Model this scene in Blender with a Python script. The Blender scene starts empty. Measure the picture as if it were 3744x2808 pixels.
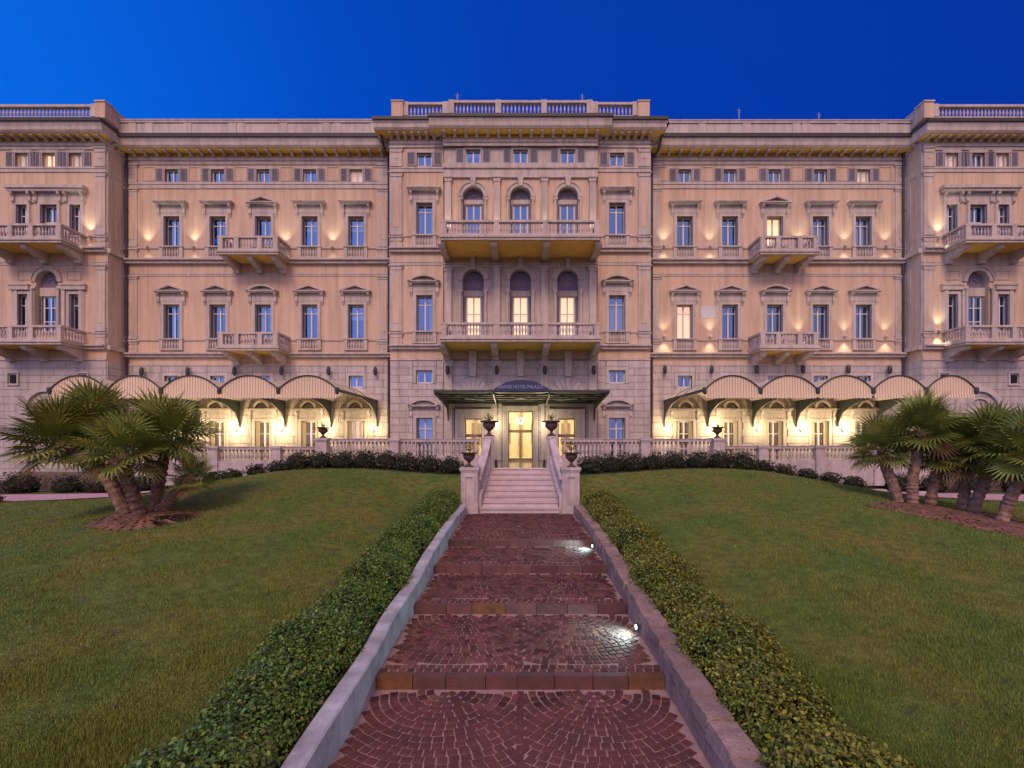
import bpy, math, random
import numpy as np
from mathutils import Vector, Matrix, noise as mnoise
random.seed(7); rng = np.random.default_rng(7)
PI = math.pi
S = bpy.context.scene
C = S.collection

# ------------------------------------------------------------------ camera, sky, sun, exposure
F = 1755.0; CX = 1902.0; HY = 1610.0; H = 3.21      # focal length and horizon of the survey, eye height above the lowest paving
cam = bpy.data.cameras.new('camera'); camo = bpy.data.objects.new('camera', cam); C.objects.link(camo)
camo.location = (0, 0, H); camo.rotation_euler = (PI/2, 0, 0)
cam.sensor_width = 36; cam.lens = 36*F/3744
cam.shift_x = (1872-CX)/3744; cam.shift_y = (HY-1404)/3744
cam.clip_start = .1; cam.clip_end = 3000
S.camera = camo

world = bpy.data.worlds.new('World'); S.world = world; world.use_nodes = True
nt = world.node_tree; nt.nodes.clear()
def wn(t): return nt.nodes.new(t)
tc = wn('ShaderNodeTexCoord'); sep = wn('ShaderNodeSeparateXYZ'); nt.links.new(tc.outputs['Generated'], sep.inputs[0])
# dusk sky: brighter azure towards the west (left), deep blue to the east
ramp = wn('ShaderNodeValToRGB')
mr = wn('ShaderNodeMapRange'); mr.inputs[1].default_value = -1; mr.inputs[2].default_value = 1
nt.links.new(sep.outputs[0], mr.inputs[0]); nt.links.new(mr.outputs[0], ramp.inputs[0])
cr = ramp.color_ramp
cr.elements[0].position = 0.0; cr.elements[0].color = (.002, .19, .90, 1)
cr.elements[1].position = 1.0; cr.elements[1].color = (.002, .030, .31, 1)
for p, c in ((.18, (.002, .120, .70, 1)), (.34, (.001, .066, .52, 1)), (.5, (.001, .043, .41, 1)), (.7, (.001, .036, .37, 1))):
    e = cr.elements.new(p); e.color = c
r2 = wn('ShaderNodeValToRGB'); nt.links.new(sep.outputs[2], r2.inputs[0])
e2 = r2.color_ramp
e2.elements[0].position = 0; e2.elements[0].color = (1.15, 1.12, 1.02, 1)
e2.elements[1].position = 1; e2.elements[1].color = (2.0, 1.0, .8, 1)
e = e2.elements.new(.42); e.color = (1.0, 1.0, 1.0, 1)
e = e2.elements.new(.62); e.color = (1.6, .98, .95, 1)
mx = wn('ShaderNodeMix'); mx.data_type = 'RGBA'; mx.blend_type = 'MULTIPLY'; mx.inputs[0].default_value = 1
nt.links.new(ramp.outputs[0], mx.inputs[6]); nt.links.new(r2.outputs[0], mx.inputs[7])
# the afterglow side, behind the camera: the same sky, paler and mauve
r3 = wn('ShaderNodeValToRGB'); nt.links.new(mr.outputs[0], r3.inputs[0]); e3 = r3.color_ramp
e3.elements[0].position = 0; e3.elements[0].color = (.70, .82, 1.5, 1)
e3.elements[1].position = 1; e3.elements[1].color = (.72, .46, .50, 1)
e = e3.elements.new(.35); e.color = (.76, .65, 1.28, 1)
e = e3.elements.new(.6); e.color = (.80, .54, .84, 1)
fy = wn('ShaderNodeMapRange'); fy.interpolation_type = 'SMOOTHSTEP'; fy.inputs[1].default_value = .35; fy.inputs[2].default_value = -.55
nt.links.new(sep.outputs[1], fy.inputs[0])
mb_ = wn('ShaderNodeMix'); mb_.data_type = 'RGBA'; nt.links.new(fy.outputs[0], mb_.inputs[0]); nt.links.new(mx.outputs[2], mb_.inputs[6]); nt.links.new(r3.outputs[0], mb_.inputs[7])
bg = wn('ShaderNodeBackground'); bg.inputs[1].default_value = 1.08
out = wn('ShaderNodeOutputWorld')
nt.links.new(mb_.outputs[2], bg.inputs[0]); nt.links.new(bg.outputs[0], out.inputs[0])

sun = bpy.data.lights.new('sun', 'SUN'); suno = bpy.data.objects.new('sun', sun); C.objects.link(suno)
sun.energy = 1.9; sun.angle = math.radians(18); sun.color = (1, .66, .43)
sd = Vector((-.12, -1, .93)).normalized()                        # towards the afterglow above and behind the camera
suno.rotation_euler = sd.to_track_quat('Z', 'Y').to_euler(); suno.location = (-10, -30, 40)

S.view_settings.view_transform = 'Standard'; S.view_settings.look = 'None'
S.view_settings.exposure = 0; S.view_settings.gamma = 1
S.cycles.max_bounces = 6; S.cycles.diffuse_bounces = 3; S.cycles.glossy_bounces = 2; S.cycles.transmission_bounces = 3
S.cycles.transparent_max_bounces = 6; S.cycles.caustics_reflective = False; S.cycles.caustics_refractive = False
S.cycles.sample_clamp_indirect = 3

# ------------------------------------------------------------------ materials
def mat(name, col, rough=.7, noise=0, scale=3, spec=.3, metal=0, bump=0, bscale=30, col2=None, island=0, emit=None, estr=0, objrand=0, stretch=None, streak=0):
    m = bpy.data.materials.new(name); m.use_nodes = True
    n = m.node_tree.nodes; l = m.node_tree.links; b = n['Principled BSDF']
    b.inputs['Base Color'].default_value = (*col, 1); b.inputs['Roughness'].default_value = rough
    b.inputs['Specular IOR Level'].default_value = spec; b.inputs['Metallic'].default_value = metal
    src = None
    t = n.new('ShaderNodeTexCoord'); g = n.new('ShaderNodeNewGeometry')
    pos = g.outputs['Position']
    if stretch:
        mp = n.new('ShaderNodeVectorMath'); mp.operation = 'MULTIPLY'; mp.inputs[1].default_value = stretch
        l.new(pos, mp.inputs[0]); pos = mp.outputs[0]
    if noise:
        nz = n.new('ShaderNodeTexNoise'); nz.inputs['Scale'].default_value = scale; nz.inputs['Detail'].default_value = 6; nz.inputs['Roughness'].default_value = .65
        l.new(pos, nz.inputs['Vector'])
        mr = n.new('ShaderNodeMapRange'); mr.inputs[1].default_value = .3; mr.inputs[2].default_value = .7
        l.new(nz.outputs['Fac'], mr.inputs[0])
        mx = n.new('ShaderNodeMix'); mx.data_type = 'RGBA'
        c2 = col2 or tuple(c*(1-noise) for c in col)
        mx.inputs[6].default_value = (*col, 1); mx.inputs[7].default_value = (*c2, 1)
        l.new(mr.outputs[0], mx.inputs[0]); src = mx.outputs[2]
    if streak and src:
        vm = n.new('ShaderNodeVectorMath'); vm.operation = 'MULTIPLY'; vm.inputs[1].default_value = (3.2, 3.2, .22); l.new(g.outputs['Position'], vm.inputs[0])
        sz = n.new('ShaderNodeTexNoise'); sz.inputs['Scale'].default_value = 1; sz.inputs['Detail'].default_value = 5; sz.inputs['Roughness'].default_value = .7; l.new(vm.outputs[0], sz.inputs['Vector'])
        sm = n.new('ShaderNodeMapRange'); sm.inputs[1].default_value = .42; sm.inputs[2].default_value = .72; sm.inputs[3].default_value = 1.04; sm.inputs[4].default_value = 1-streak; l.new(sz.outputs['Fac'], sm.inputs[0])
        mu = n.new('ShaderNodeMix'); mu.data_type = 'RGBA'; mu.blend_type = 'MULTIPLY'; mu.inputs[0].default_value = 1; l.new(src, mu.inputs[6]); l.new(sm.outputs[0], mu.inputs[7]); src = mu.outputs[2]
    if island or objrand:
        hv = n.new('ShaderNodeHueSaturation')
        if src: l.new(src, hv.inputs['Color'])
        else: hv.inputs['Color'].default_value = (*col, 1)
        rnd = g.outputs['Random Per Island']
        if objrand:
            oi = n.new('ShaderNodeObjectInfo'); rnd = oi.outputs['Random']
        k = island or objrand
        mv = n.new('ShaderNodeMapRange'); mv.inputs[3].default_value = 1-k; mv.inputs[4].default_value = 1+k
        l.new(rnd, mv.inputs[0]); l.new(mv.outputs[0], hv.inputs['Value'])
        ml = n.new('ShaderNodeMath'); ml.operation = 'MULTIPLY'; ml.inputs[1].default_value = 7.31
        fr = n.new('ShaderNodeMath'); fr.operation = 'FRACT'
        mh = n.new('ShaderNodeMapRange'); mh.inputs[3].default_value = .5-.05*k; mh.inputs[4].default_value = .5+.05*k
        l.new(rnd, ml.inputs[0]); l.new(ml.outputs[0], fr.inputs[0]); l.new(fr.outputs[0], mh.inputs[0]); l.new(mh.outputs[0], hv.inputs['Hue'])
        src = hv.outputs[0]
    if src: l.new(src, b.inputs['Base Color'])
    if bump:
        nb = n.new('ShaderNodeTexNoise'); nb.inputs['Scale'].default_value = bscale; nb.inputs['Detail'].default_value = 5
        l.new(pos, nb.inputs['Vector'])
        bp = n.new('ShaderNodeBump'); bp.inputs['Strength'].default_value = bump; bp.inputs['Distance'].default_value = .02
        l.new(nb.outputs['Fac'], bp.inputs['Height']); l.new(bp.outputs[0], b.inputs['Normal'])
    if emit:
        b.inputs['Emission Color'].default_value = (*emit, 1); b.inputs['Emission Strength'].default_value = estr
    return m

M = {}
M['plaster'] = mat('apricot_plaster', (.64, .475, .32), .85, .22, .9, col2=(.55, .39, .275), bump=.15, bscale=9, stretch=(1, 1, .45), streak=.28)
M['ochre'] = mat('ochre_soffit_plaster', (.82, .56, .14), .85, .3, 1.5, col2=(.68, .42, .10))
M['trim'] = mat('pale_stone_trim', (.56, .485, .41), .75, .3, 2.2, col2=(.46, .39, .34), bump=.2, bscale=12, streak=.34)
M['ashlar'] = mat('grey_stone_ashlar', (.55, .49, .44), .8, .25, 1.6, col2=(.44, .39, .355), bump=.25, bscale=14, objrand=.08, streak=.3)
M['joint'] = mat('stone_joint', (.27, .24, .23), .9)
M['rail'] = mat('white_stone_balustrade', (.58, .49, .46), .7, .3, 4, col2=(.42, .36, .34), bump=.2, bscale=20, streak=.3)
M['step'] = mat('worn_marble_step', (.60, .50, .48), .55, .3, 3, col2=(.44, .36, .36), bump=.1, bscale=10, objrand=.06)
M['shutter'] = mat('grey_painted_shutter', (.27, .25, .30), .6, .15, 5, objrand=.12)
M['frame'] = mat('white_window_frame', (.68, .66, .66), .5)
M['dark'] = mat('dark_room', (.012, .012, .018), .9)  # near-black colour standing in for the shade of unlit rooms
M['gutter'] = mat('dark_copper_gutter', (.055, .05, .04), .5, .3, 4)
M['metal'] = mat('dark_green_iron', (.035, .042, .04), .45, .2, 8, spec=.5)
M['pipe'] = mat('dark_downpipe', (.05, .04, .055), .5)
M['curtain'] = mat('pale_curtain', (.62, .60, .60), .9, .35, 9, col2=(.42, .40, .42), stretch=(5, 1, .15))
M['litcurtain'] = mat('lit_curtain', (.7, .55, .4), .9, 0, emit=(1, .60, .38), estr=.8)
M['litcurtain2'] = mat('lit_cream_curtain', (.7, .6, .45), .9, 0, emit=(1, .66, .34), estr=.95)
M['litdim'] = mat('dim_lit_curtain', (.6, .5, .45), .9, 0, emit=(1, .66, .46), estr=.35)
M['metalroof'] = mat('grey_roof', (.3, .28, .28), .8)
M['terracotta'] = mat('brown_iron_urn', (.10, .06, .05), .6, .3, 9)
M['soil'] = mat('red_brown_soil', (.27, .135, .085), .95, .5, 3.2, col2=(.07, .04, .03), bump=1, bscale=9)
M['bed'] = mat('dark_soil_bed', (.05, .035, .028), .95, .4, 5, bump=.8, bscale=8)
M['paving'] = mat('pink_gravel_path', (.55, .34, .38), .85, .25, 6, bump=.3, bscale=30)
M['terrace'] = mat('terrace_paving', (.20, .15, .12), .12, .25, 3, spec=.9)
M['cobble'] = mat('red_porphyry_cobble', (.150, .062, .047), .7, .6, 2.2, col2=(.072, .036, .036), spec=.12, bump=.5, bscale=60, island=.42)
M['mortar'] = mat('cobble_mortar', (.40, .26, .22), .8, .3, 6, bump=.3, bscale=50)
M['slab'] = mat('red_stone_step_slab', (.15, .068, .055), .6, .6, 5, col2=(.085, .042, .04), bump=.5, bscale=30, objrand=.2)
M['slab_ochre'] = mat('ochre_stone_step_slab', (.21, .10, .045), .6, .6, 5, bump=.3, bscale=30)
M['whitewall'] = mat('pale_render_wall', (.52, .54, .56), .8, .45, 2.5, col2=(.27, .27, .27), bump=.5, bscale=7, streak=.3)
M['roughstone'] = mat('rough_tufa_block', (.36, .25, .20), .9, .5, 5, col2=(.20, .14, .12), bump=1, bscale=22, objrand=.2)
M['leaf'] = mat('hedge_leaf', (.13, .20, .022), .45, .5, 2.2, col2=(.05, .11, .014), spec=.4, island=.75)
M['leafr'] = mat('hedge_leaf_olive', (.20, .20, .018), .45, .5, 1.6, col2=(.075, .12, .012), spec=.4, island=.75)
M['bushleaf'] = mat('dark_bush_leaf', (.040, .050, .018), .5, .5, 2, col2=(.025, .030, .012), island=.5)
M['redleaf'] = mat('reddish_bush_leaf', (.075, .042, .022), .5, .5, 2, col2=(.035, .030, .012), island=.5)
M['core'] = mat('hedge_core', (.012, .014, .006), .95)  # near-black filler, paints the shade deep between the leaves
M['palm'] = mat('palm_leaf', (.21, .245, .045), .45, .3, 3, spec=.4, objrand=.45)
M['palmdry'] = mat('dry_palm_leaf', (.16, .10, .035), .7, .3, 3, objrand=.3)
M['bark'] = mat('fibrous_palm_bark', (.36, .22, .15), .95, .7, 6, col2=(.10, .06, .045), bump=1.2, bscale=26)
M['lunette'] = mat('violet_grey_lunette', (.26, .21, .28), .7, .3, 8)
M['lunette2'] = mat('grey_violet_tympanum', (.34, .29, .36), .8, .3, 8)
M['tan'] = mat('tan_door_blind', (.36, .27, .15), .8, .3, 3)
M['creamleaf'] = mat('cream_shutter', (.60, .52, .36), .7)
M['sign'] = mat('blue_sign_board', (.035, .045, .10), .4)
M['letter'] = mat('pale_sign_letters', (.26, .30, .44), .5)
M['brass'] = mat('brass_frame', (.30, .22, .10), .4, metal=.2, spec=.5)
M['cream'] = mat('cream_lobby_wall', (.80, .70, .46), .8, .1, 3)
M['bulb'] = mat('lamp_glass', (1, .95, .8), .5, emit=(1, .80, .50), estr=6)
M['crystal'] = mat('chandelier_glass', (1, .95, .8), .5, emit=(1, .84, .55), estr=6)
M['led'] = mat('white_led_lens', (.9, 1, 1), .4, emit=(.62, .95, 1), estr=14)
M['uplens'] = mat('uplight_lens', (1, .9, .7), .4, emit=(1, .80, .52), estr=3)
M['antenna'] = mat('grey_antenna', (.35, .4, .5), .5)
M['glasscanopy'] = mat('greenish_canopy_glass', (.30, .36, .26), .5, .3, 3)

def pane_mat():
    m = bpy.data.materials.new('window_glass'); m.use_nodes = True
    n = m.node_tree.nodes; l = m.node_tree.links; n.clear()
    o = n.new('ShaderNodeOutputMaterial'); mixs = n.new('ShaderNodeMixShader')
    tr = n.new('ShaderNodeBsdfTransparent'); tr.inputs[0].default_value = (.72, .74, .76, 1)
    gl = n.new('ShaderNodeBsdfGlossy'); gl.inputs['Roughness'].default_value = .03; gl.inputs[0].default_value = (.36, .66, 1, 1)
    g = n.new('ShaderNodeNewGeometry'); nz = n.new('ShaderNodeTexNoise'); nz.inputs['Scale'].default_value = 1.4; nz.inputs['Detail'].default_value = 1
    l.new(g.outputs['Position'], nz.inputs['Vector'])
    bp = n.new('ShaderNodeBump'); bp.inputs['Strength'].default_value = .06; bp.inputs['Distance'].default_value = .05
    l.new(nz.outputs['Fac'], bp.inputs['Height']); l.new(bp.outputs[0], gl.inputs['Normal'])
    mixs.inputs[0].default_value = .36
    l.new(tr.outputs[0], mixs.inputs[1]); l.new(gl.outputs[0], mixs.inputs[2]); l.new(mixs.outputs[0], o.inputs[0])
    return m
M['pane'] = pane_mat()

cl = bpy.data.materials.new('clear_glass'); cl.use_nodes = True; n_ = cl.node_tree.nodes; n_.clear()
o_ = n_.new('ShaderNodeOutputMaterial'); ms_ = n_.new('ShaderNodeMixShader'); t_ = n_.new('ShaderNodeBsdfTransparent'); g_ = n_.new('ShaderNodeBsdfGlossy'); g_.inputs['Roughness'].default_value = .05; ms_.inputs[0].default_value = .08
cl.node_tree.links.new(t_.outputs[0], ms_.inputs[1]); cl.node_tree.links.new(g_.outputs[0], ms_.inputs[2]); cl.node_tree.links.new(ms_.outputs[0], o_.inputs[0]); M['clear'] = cl
def awning_mat(name, base, stripe, per, trans=.35):
    m = bpy.data.materials.new(name); m.use_nodes = True
    n = m.node_tree.nodes; l = m.node_tree.links; b = n['Principled BSDF']; o = n['Material Output']
    b.inputs['Roughness'].default_value = .9
    g = n.new('ShaderNodeNewGeometry'); s = n.new('ShaderNodeSeparateXYZ'); l.new(g.outputs['Position'], s.inputs[0])
    a = n.new('ShaderNodeMath'); a.operation = 'MULTIPLY'; a.inputs[1].default_value = 1/per; l.new(s.outputs[0], a.inputs[0])
    f = n.new('ShaderNodeMath'); f.operation = 'FRACT'; l.new(a.outputs[0], f.inputs[0])
    c = n.new('ShaderNodeMath'); c.operation = 'GREATER_THAN'; c.inputs[1].default_value = .72; l.new(f.outputs[0], c.inputs[0])
    mx = n.new('ShaderNodeMix'); mx.data_type = 'RGBA'; mx.inputs[6].default_value = (*base, 1); mx.inputs[7].default_value = (*stripe, 1)
    l.new(c.outputs[0], mx.inputs[0]); l.new(mx.outputs[2], b.inputs['Base Color'])
    tl = n.new('ShaderNodeBsdfTranslucent'); l.new(mx.outputs[2], tl.inputs[0])
    ms = n.new('ShaderNodeMixShader'); ms.inputs[0].default_value = trans
    l.new(b.outputs[0], ms.inputs[1]); l.new(tl.outputs[0], ms.inputs[2]); l.new(ms.outputs[0], o.inputs[0])
    return m
M['stripe'] = awning_mat('striped_awning_canvas', (.84, .69, .54), (.50, .34, .26), .125)
M['canvas'] = awning_mat('cream_awning_canvas', (.62, .55, .42), (.56, .50, .38), .6, .2)

def lawn_mat():
    m = mat('lawn', (.050, .076, .012), .85)
    n = m.node_tree.nodes; l = m.node_tree.links; b = n['Principled BSDF']
    g = n.new('ShaderNodeNewGeometry')
    def nz(sc, det, lo, hi):
        t = n.new('ShaderNodeTexNoise'); t.inputs['Scale'].default_value = sc; t.inputs['Detail'].default_value = det
        l.new(g.outputs['Position'], t.inputs['Vector'])
        r = n.new('ShaderNodeMapRange'); r.inputs[1].default_value = lo; r.inputs[2].default_value = hi; l.new(t.outputs['Fac'], r.inputs[0]); return r.outputs[0]
    a = n.new('ShaderNodeMix'); a.data_type = 'RGBA'; a.inputs[6].default_value = (.084, .146, .020, 1); a.inputs[7].default_value = (.165, .155, .030, 1)
    l.new(nz(.7, 6, .38, .70), a.inputs[0])
    c = n.new('ShaderNodeMix'); c.data_type = 'RGBA'; c.blend_type = 'MULTIPLY'; c.inputs[0].default_value = 1
    r = n.new('ShaderNodeMapRange'); r.inputs[3].default_value = .55; r.inputs[4].default_value = 1.25
    l.new(nz(5, 8, .3, .7), r.inputs[0]); l.new(a.outputs[2], c.inputs[6]); l.new(r.outputs[0], c.inputs[7])
    l.new(c.outputs[2], b.inputs['Base Color'])
    bn = n.new('ShaderNodeTexNoise'); bn.inputs['Scale'].default_value = 40; l.new(g.outputs['Position'], bn.inputs['Vector'])
    bp = n.new('ShaderNodeBump'); bp.inputs['Strength'].default_value = .8; bp.inputs['Distance'].default_value = .04
    l.new(bn.outputs['Fac'], bp.inputs['Height']); l.new(bp.outputs[0], b.inputs['Normal'])
    return m
M['lawn'] = lawn_mat()
M['blade'] = mat('grass_blade', (.106, .190, .023), .6, .6, .7, col2=(.20, .20, .036), island=.4)

# ------------------------------------------------------------------ mesh helpers
WL = {}                                   # world location of every object we link
class MB:
    def __init__(s): s.v = []; s.f = []
    def add(s, vs, fs):
        k = len(s.v); s.v += [tuple(p) for p in vs]; s.f += [tuple(i+k for i in f) for f in fs]; return s
    def box(s, x0, x1, y0, y1, z0, z1):
        if x0 > x1: x0, x1 = x1, x0
        if y0 > y1: y0, y1 = y1, y0
        if z0 > z1: z0, z1 = z1, z0
        return s.add([(x0,y0,z0),(x1,y0,z0),(x1,y1,z0),(x0,y1,z0),(x0,y0,z1),(x1,y0,z1),(x1,y1,z1),(x0,y1,z1)],
              [(0,3,2,1),(4,5,6,7),(0,1,5,4),(1,2,6,5),(2,3,7,6),(3,0,4,7)])
    def prism_y(s, pts, y0, y1):          # polygon in xz extruded along y
        n = len(pts); v = [(p[0],y0,p[1]) for p in pts]+[(p[0],y1,p[1]) for p in pts]
        f = [tuple(range(n)), tuple(range(2*n-1, n-1, -1))]+[(i,i+n,(i+1)%n+n,(i+1)%n) for i in range(n)]
        return s.add(v, f)
    def prism_x(s, pts, x0, x1):          # polygon in yz extruded along x
        n = len(pts); v = [(x0,p[0],p[1]) for p in pts]+[(x1,p[0],p[1]) for p in pts]
        f = [tuple(range(n-1,-1,-1)), tuple(range(n, 2*n))]+[(i,(i+1)%n,(i+1)%n+n,i+n) for i in range(n)]
        return s.add(v, f)
    def prism_z(s, pts, z0, z1):
        n = len(pts); v = [(p[0],p[1],z0) for p in pts]+[(p[0],p[1],z1) for p in pts]
        f = [tuple(range(n-1,-1,-1)), tuple(range(n, 2*n))]+[(i,(i+1)%n,(i+1)%n+n,i+n) for i in range(n)]
        return s.add(v, f)
    def ring(s, cx, cz, r0, r1, y0, y1, a0=0, a1=PI, n=14, ez=1.0):   # arch band
        v = []; f = []
        for i in range(n+1):
            a = a0+(a1-a0)*i/n
            for r in (r0, r1):
                for y in (y0, y1): v.append((cx+r*math.cos(a), y, cz+r*math.sin(a)*ez))
        for i in range(n):
            k = i*4; q = k+4
            f += [(k,k+2,q+2,q),(k+1,q+1,q+3,k+3),(k,q,q+1,k+1),(k+2,k+3,q+3,q+2)]
        f += [(0,1,3,2),(n*4,n*4+2,n*4+3,n*4+1)]
        return s.add(v, f)
    def lathe(s, prof, n=10, c=(0,0,0), cap=True):
        v = []; f = []
        for r, z in prof:
            for i in range(n):
                a = 2*PI*i/n; v.append((c[0]+r*math.cos(a), c[1]+r*math.sin(a), c[2]+z))
        for j in range(len(prof)-1):
            for i in range(n):
                f.append((j*n+i, j*n+(i+1)%n, (j+1)*n+(i+1)%n, (j+1)*n+i))
        if cap: f += [tuple(range(n-1,-1,-1)), tuple(range((len(prof)-1)*n, len(prof)*n))]
        return s.add(v, f)
    def tube(s, pts, rads, n=6, cap=True):
        pts = [Vector(p) for p in pts]
        if not hasattr(rads, '__len__'): rads = [rads]*len(pts)
        v = []; f = []
        for j, p in enumerate(pts):
            d = (pts[min(j+1,len(pts)-1)]-pts[max(j-1,0)]).normalized()
            u = d.cross(Vector((0,1,0)) if abs(d.y) < .9 else Vector((1,0,0))).normalized(); w = d.cross(u)
            for i in range(n):
                a = 2*PI*i/n; v.append(p+(u*math.cos(a)+w*math.sin(a))*rads[j])
        for j in range(len(pts)-1):
            for i in range(n): f.append((j*n+i, j*n+(i+1)%n, (j+1)*n+(i+1)%n, (j+1)*n+i))
        if cap: f += [tuple(range(n-1,-1,-1)), tuple(range((len(pts)-1)*n, len(pts)*n))]
        return s.add(v, f)
    def mesh(s, name, m, origin=(0,0,0), smooth=False):
        me = bpy.data.meshes.new(name)
        o = Vector(origin)
        me.from_pydata([tuple(Vector(p)-o) for p in s.v], [], s.f); me.update()
        if m: me.materials.append(M[m] if isinstance(m, str) else m)
        if smooth: me.polygons.foreach_set('use_smooth', [True]*len(me.polygons))
        return me
    def build(s, name, m, parent=None, origin=None, smooth=False, kind=None):
        if origin is None:
            a = np.array(s.v); lo = a.min(0); hi = a.max(0); origin = ((lo[0]+hi[0])/2, (lo[1]+hi[1])/2, lo[2])
        return link(name, s.mesh(name, m, origin, smooth), parent, origin, kind=kind)
def link(name, data, parent, loc, rot=None, scale=None, kind=None):
    o = bpy.data.objects.new(name, data); C.objects.link(o)
    loc = Vector(loc); WL[o.name] = loc
    if parent is not None:
        o.parent = parent; o.location = loc-WL[parent.name]
    else: o.location = loc
    if rot: o.rotation_euler = rot
    if scale: o.scale = scale if hasattr(scale, '__len__') else (scale,)*3
    if kind: o['kind'] = kind
    return o
def thing(name, label, cat, loc, group=None, kind=None):
    o = link(name, None, None, loc); tag(o, label, cat, group, kind); o.empty_display_size = .2; return o
def tag(o, label=None, cat=None, group=None, kind=None):
    if label: o['label'] = label
    if cat: o['category'] = cat
    if group: o['group'] = group
    if kind: o['kind'] = kind
    return o
def W(px, d): return (px-CX)*d/F
def Z(py, d): return H+(HY-py)*d/F
def ss(a, b, x):
    t = np.clip((x-a)/(b-a), 0, 1); return t*t*(3-2*t)
def fast_mesh(name, verts, nper, m):      # verts (N*nper,3): each nper verts one face
    me = bpy.data.meshes.new(name); n = len(verts)
    me.vertices.add(n); me.vertices.foreach_set('co', np.asarray(verts, dtype=np.float32).ravel())
    me.loops.add(n); me.loops.foreach_set('vertex_index', np.arange(n, dtype=np.int32))
    k = n//nper; me.polygons.add(k); me.polygons.foreach_set('loop_start', np.arange(0, n, nper, dtype=np.int32))
    me.polygons.foreach_set('loop_total', np.full(k, nper, dtype=np.int32)); me.update(); me.validate()
    me.materials.append(M[m]); return me

DC, DS, DR = 26.72, 27.0, 28.2            # depths of the centre, the side bays with end wings, and the recessed fronts
ZT = H-1.15                               # main terrace
ZT2 = H-1.42                              # side terraces
# ------------------------------------------------------------------ terrain
PZ = [H-2.60, H-2.75, H-2.90, H-3.05, H-3.21]     # five levels of the paved path
PE = [17.0, 12.47, 10.5, 8.45, 6.2, -6.0]         # their edges
def hgt(X, d):
    X = np.asarray(X, float); d = np.asarray(d, float); a = np.abs(X)
    zp = np.interp(d, [-6, 4, 6.5, 12.5, 17, 18.8], [H-3.1, H-3.08, H-2.93, H-2.55, H-2.25, H-1.35])
    ridge = np.interp(d, [-6, 4, 18.6, 40], [H-3.2, H-3.08, H-1.13, H-1.13])
    outer = np.interp(d, [-6, 4, 15, 17.5, 40], [H-3.4, H-3.2, H-2.42, H-2.25, H-2.25])
    w1 = ss(2.1, 6.5, a); w2 = ss(8.2, 16.5, a)
    z = zp*(1-w1)+ridge*w1; z = z*(1-w2)+outer*w2
    return z+.02*np.sin(X*.9+d*.4)*ss(3, 6, a)
def h1(x, d): return float(hgt(x, d))
def grid(name, xs, ys, zf, m, kind='structure', keep=None):
    X, Y = np.meshgrid(xs, ys); Zv = zf(X, Y); nx = len(xs)
    v = list(zip(X.ravel(), Y.ravel(), Zv.ravel())); f = []
    for j in range(len(ys)-1):
        for i in range(nx-1):
            if keep is None or keep((xs[i]+xs[i+1])/2, (ys[j]+ys[j+1])/2): f.append((j*nx+i, j*nx+i+1, (j+1)*nx+i+1, (j+1)*nx+i))
    me = bpy.data.meshes.new(name); me.from_pydata([tuple(map(float, p)) for p in v], [], f); me.materials.append(M[m])
    me.polygons.foreach_set('use_smooth', [True]*len(f))
    return link(name, me, None, (0,0,0), kind=kind)
g = MB(); g.add([(-900,-600,H-3.7),(900,-600,H-3.7),(900,900,H-3.7),(-900,900,H-3.7)], [(0,1,2,3)]); g.build('ground', 'bed', origin=(0,0,H-3.7), kind='structure')
grid('lawn', -np.arange(2.09, 34.2, .4)[::-1], np.arange(-6, 20.9, .4), hgt, 'lawn')
o = grid('lawn', np.arange(2.1, 34.2, .4), np.arange(-6, 20.9, .4), hgt, 'lawn')
# grass blades
def blades():
    out = []
    for side, n in ((-1, 150000), (1, 150000)):
        d = 3.6+15*rng.random(n)**1.5; a = 3.5+rng.random(n)*(d*1.12-2.6); X = side*a
        ok = a < d*1.12
        X, d = X[ok], d[ok]; z = hgt(X, d); k = len(X)
        ang = rng.random(k)*2*PI; wd = .004+.0012*d/4; hh = (.02+.035*rng.random(k))*(1+.5*np.sin(X*2.3+np.sin(d*1.7)*2)*np.sin(d*1.9+X))
        dx = np.cos(ang)*wd; dy = np.sin(ang)*wd
        lx = (rng.random(k)-.5)*.05; ly = (rng.random(k)-.5)*.05
        A = np.stack([X-dx, d-dy, z-.01], 1); B = np.stack([X+dx, d+dy, z-.01], 1); T = np.stack([X+lx, d+ly, z+hh], 1)
        out.append(np.stack([A, B, T], 1).reshape(-1, 3))
    return np.concatenate(out)
gb = link('lawn_grass', fast_mesh('lawn_grass', blades(), 3, 'blade'), None, (0,0,0))
tag(gb, 'short green grass blades covering the two sloping lawns', 'grass', kind='stuff')

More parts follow.
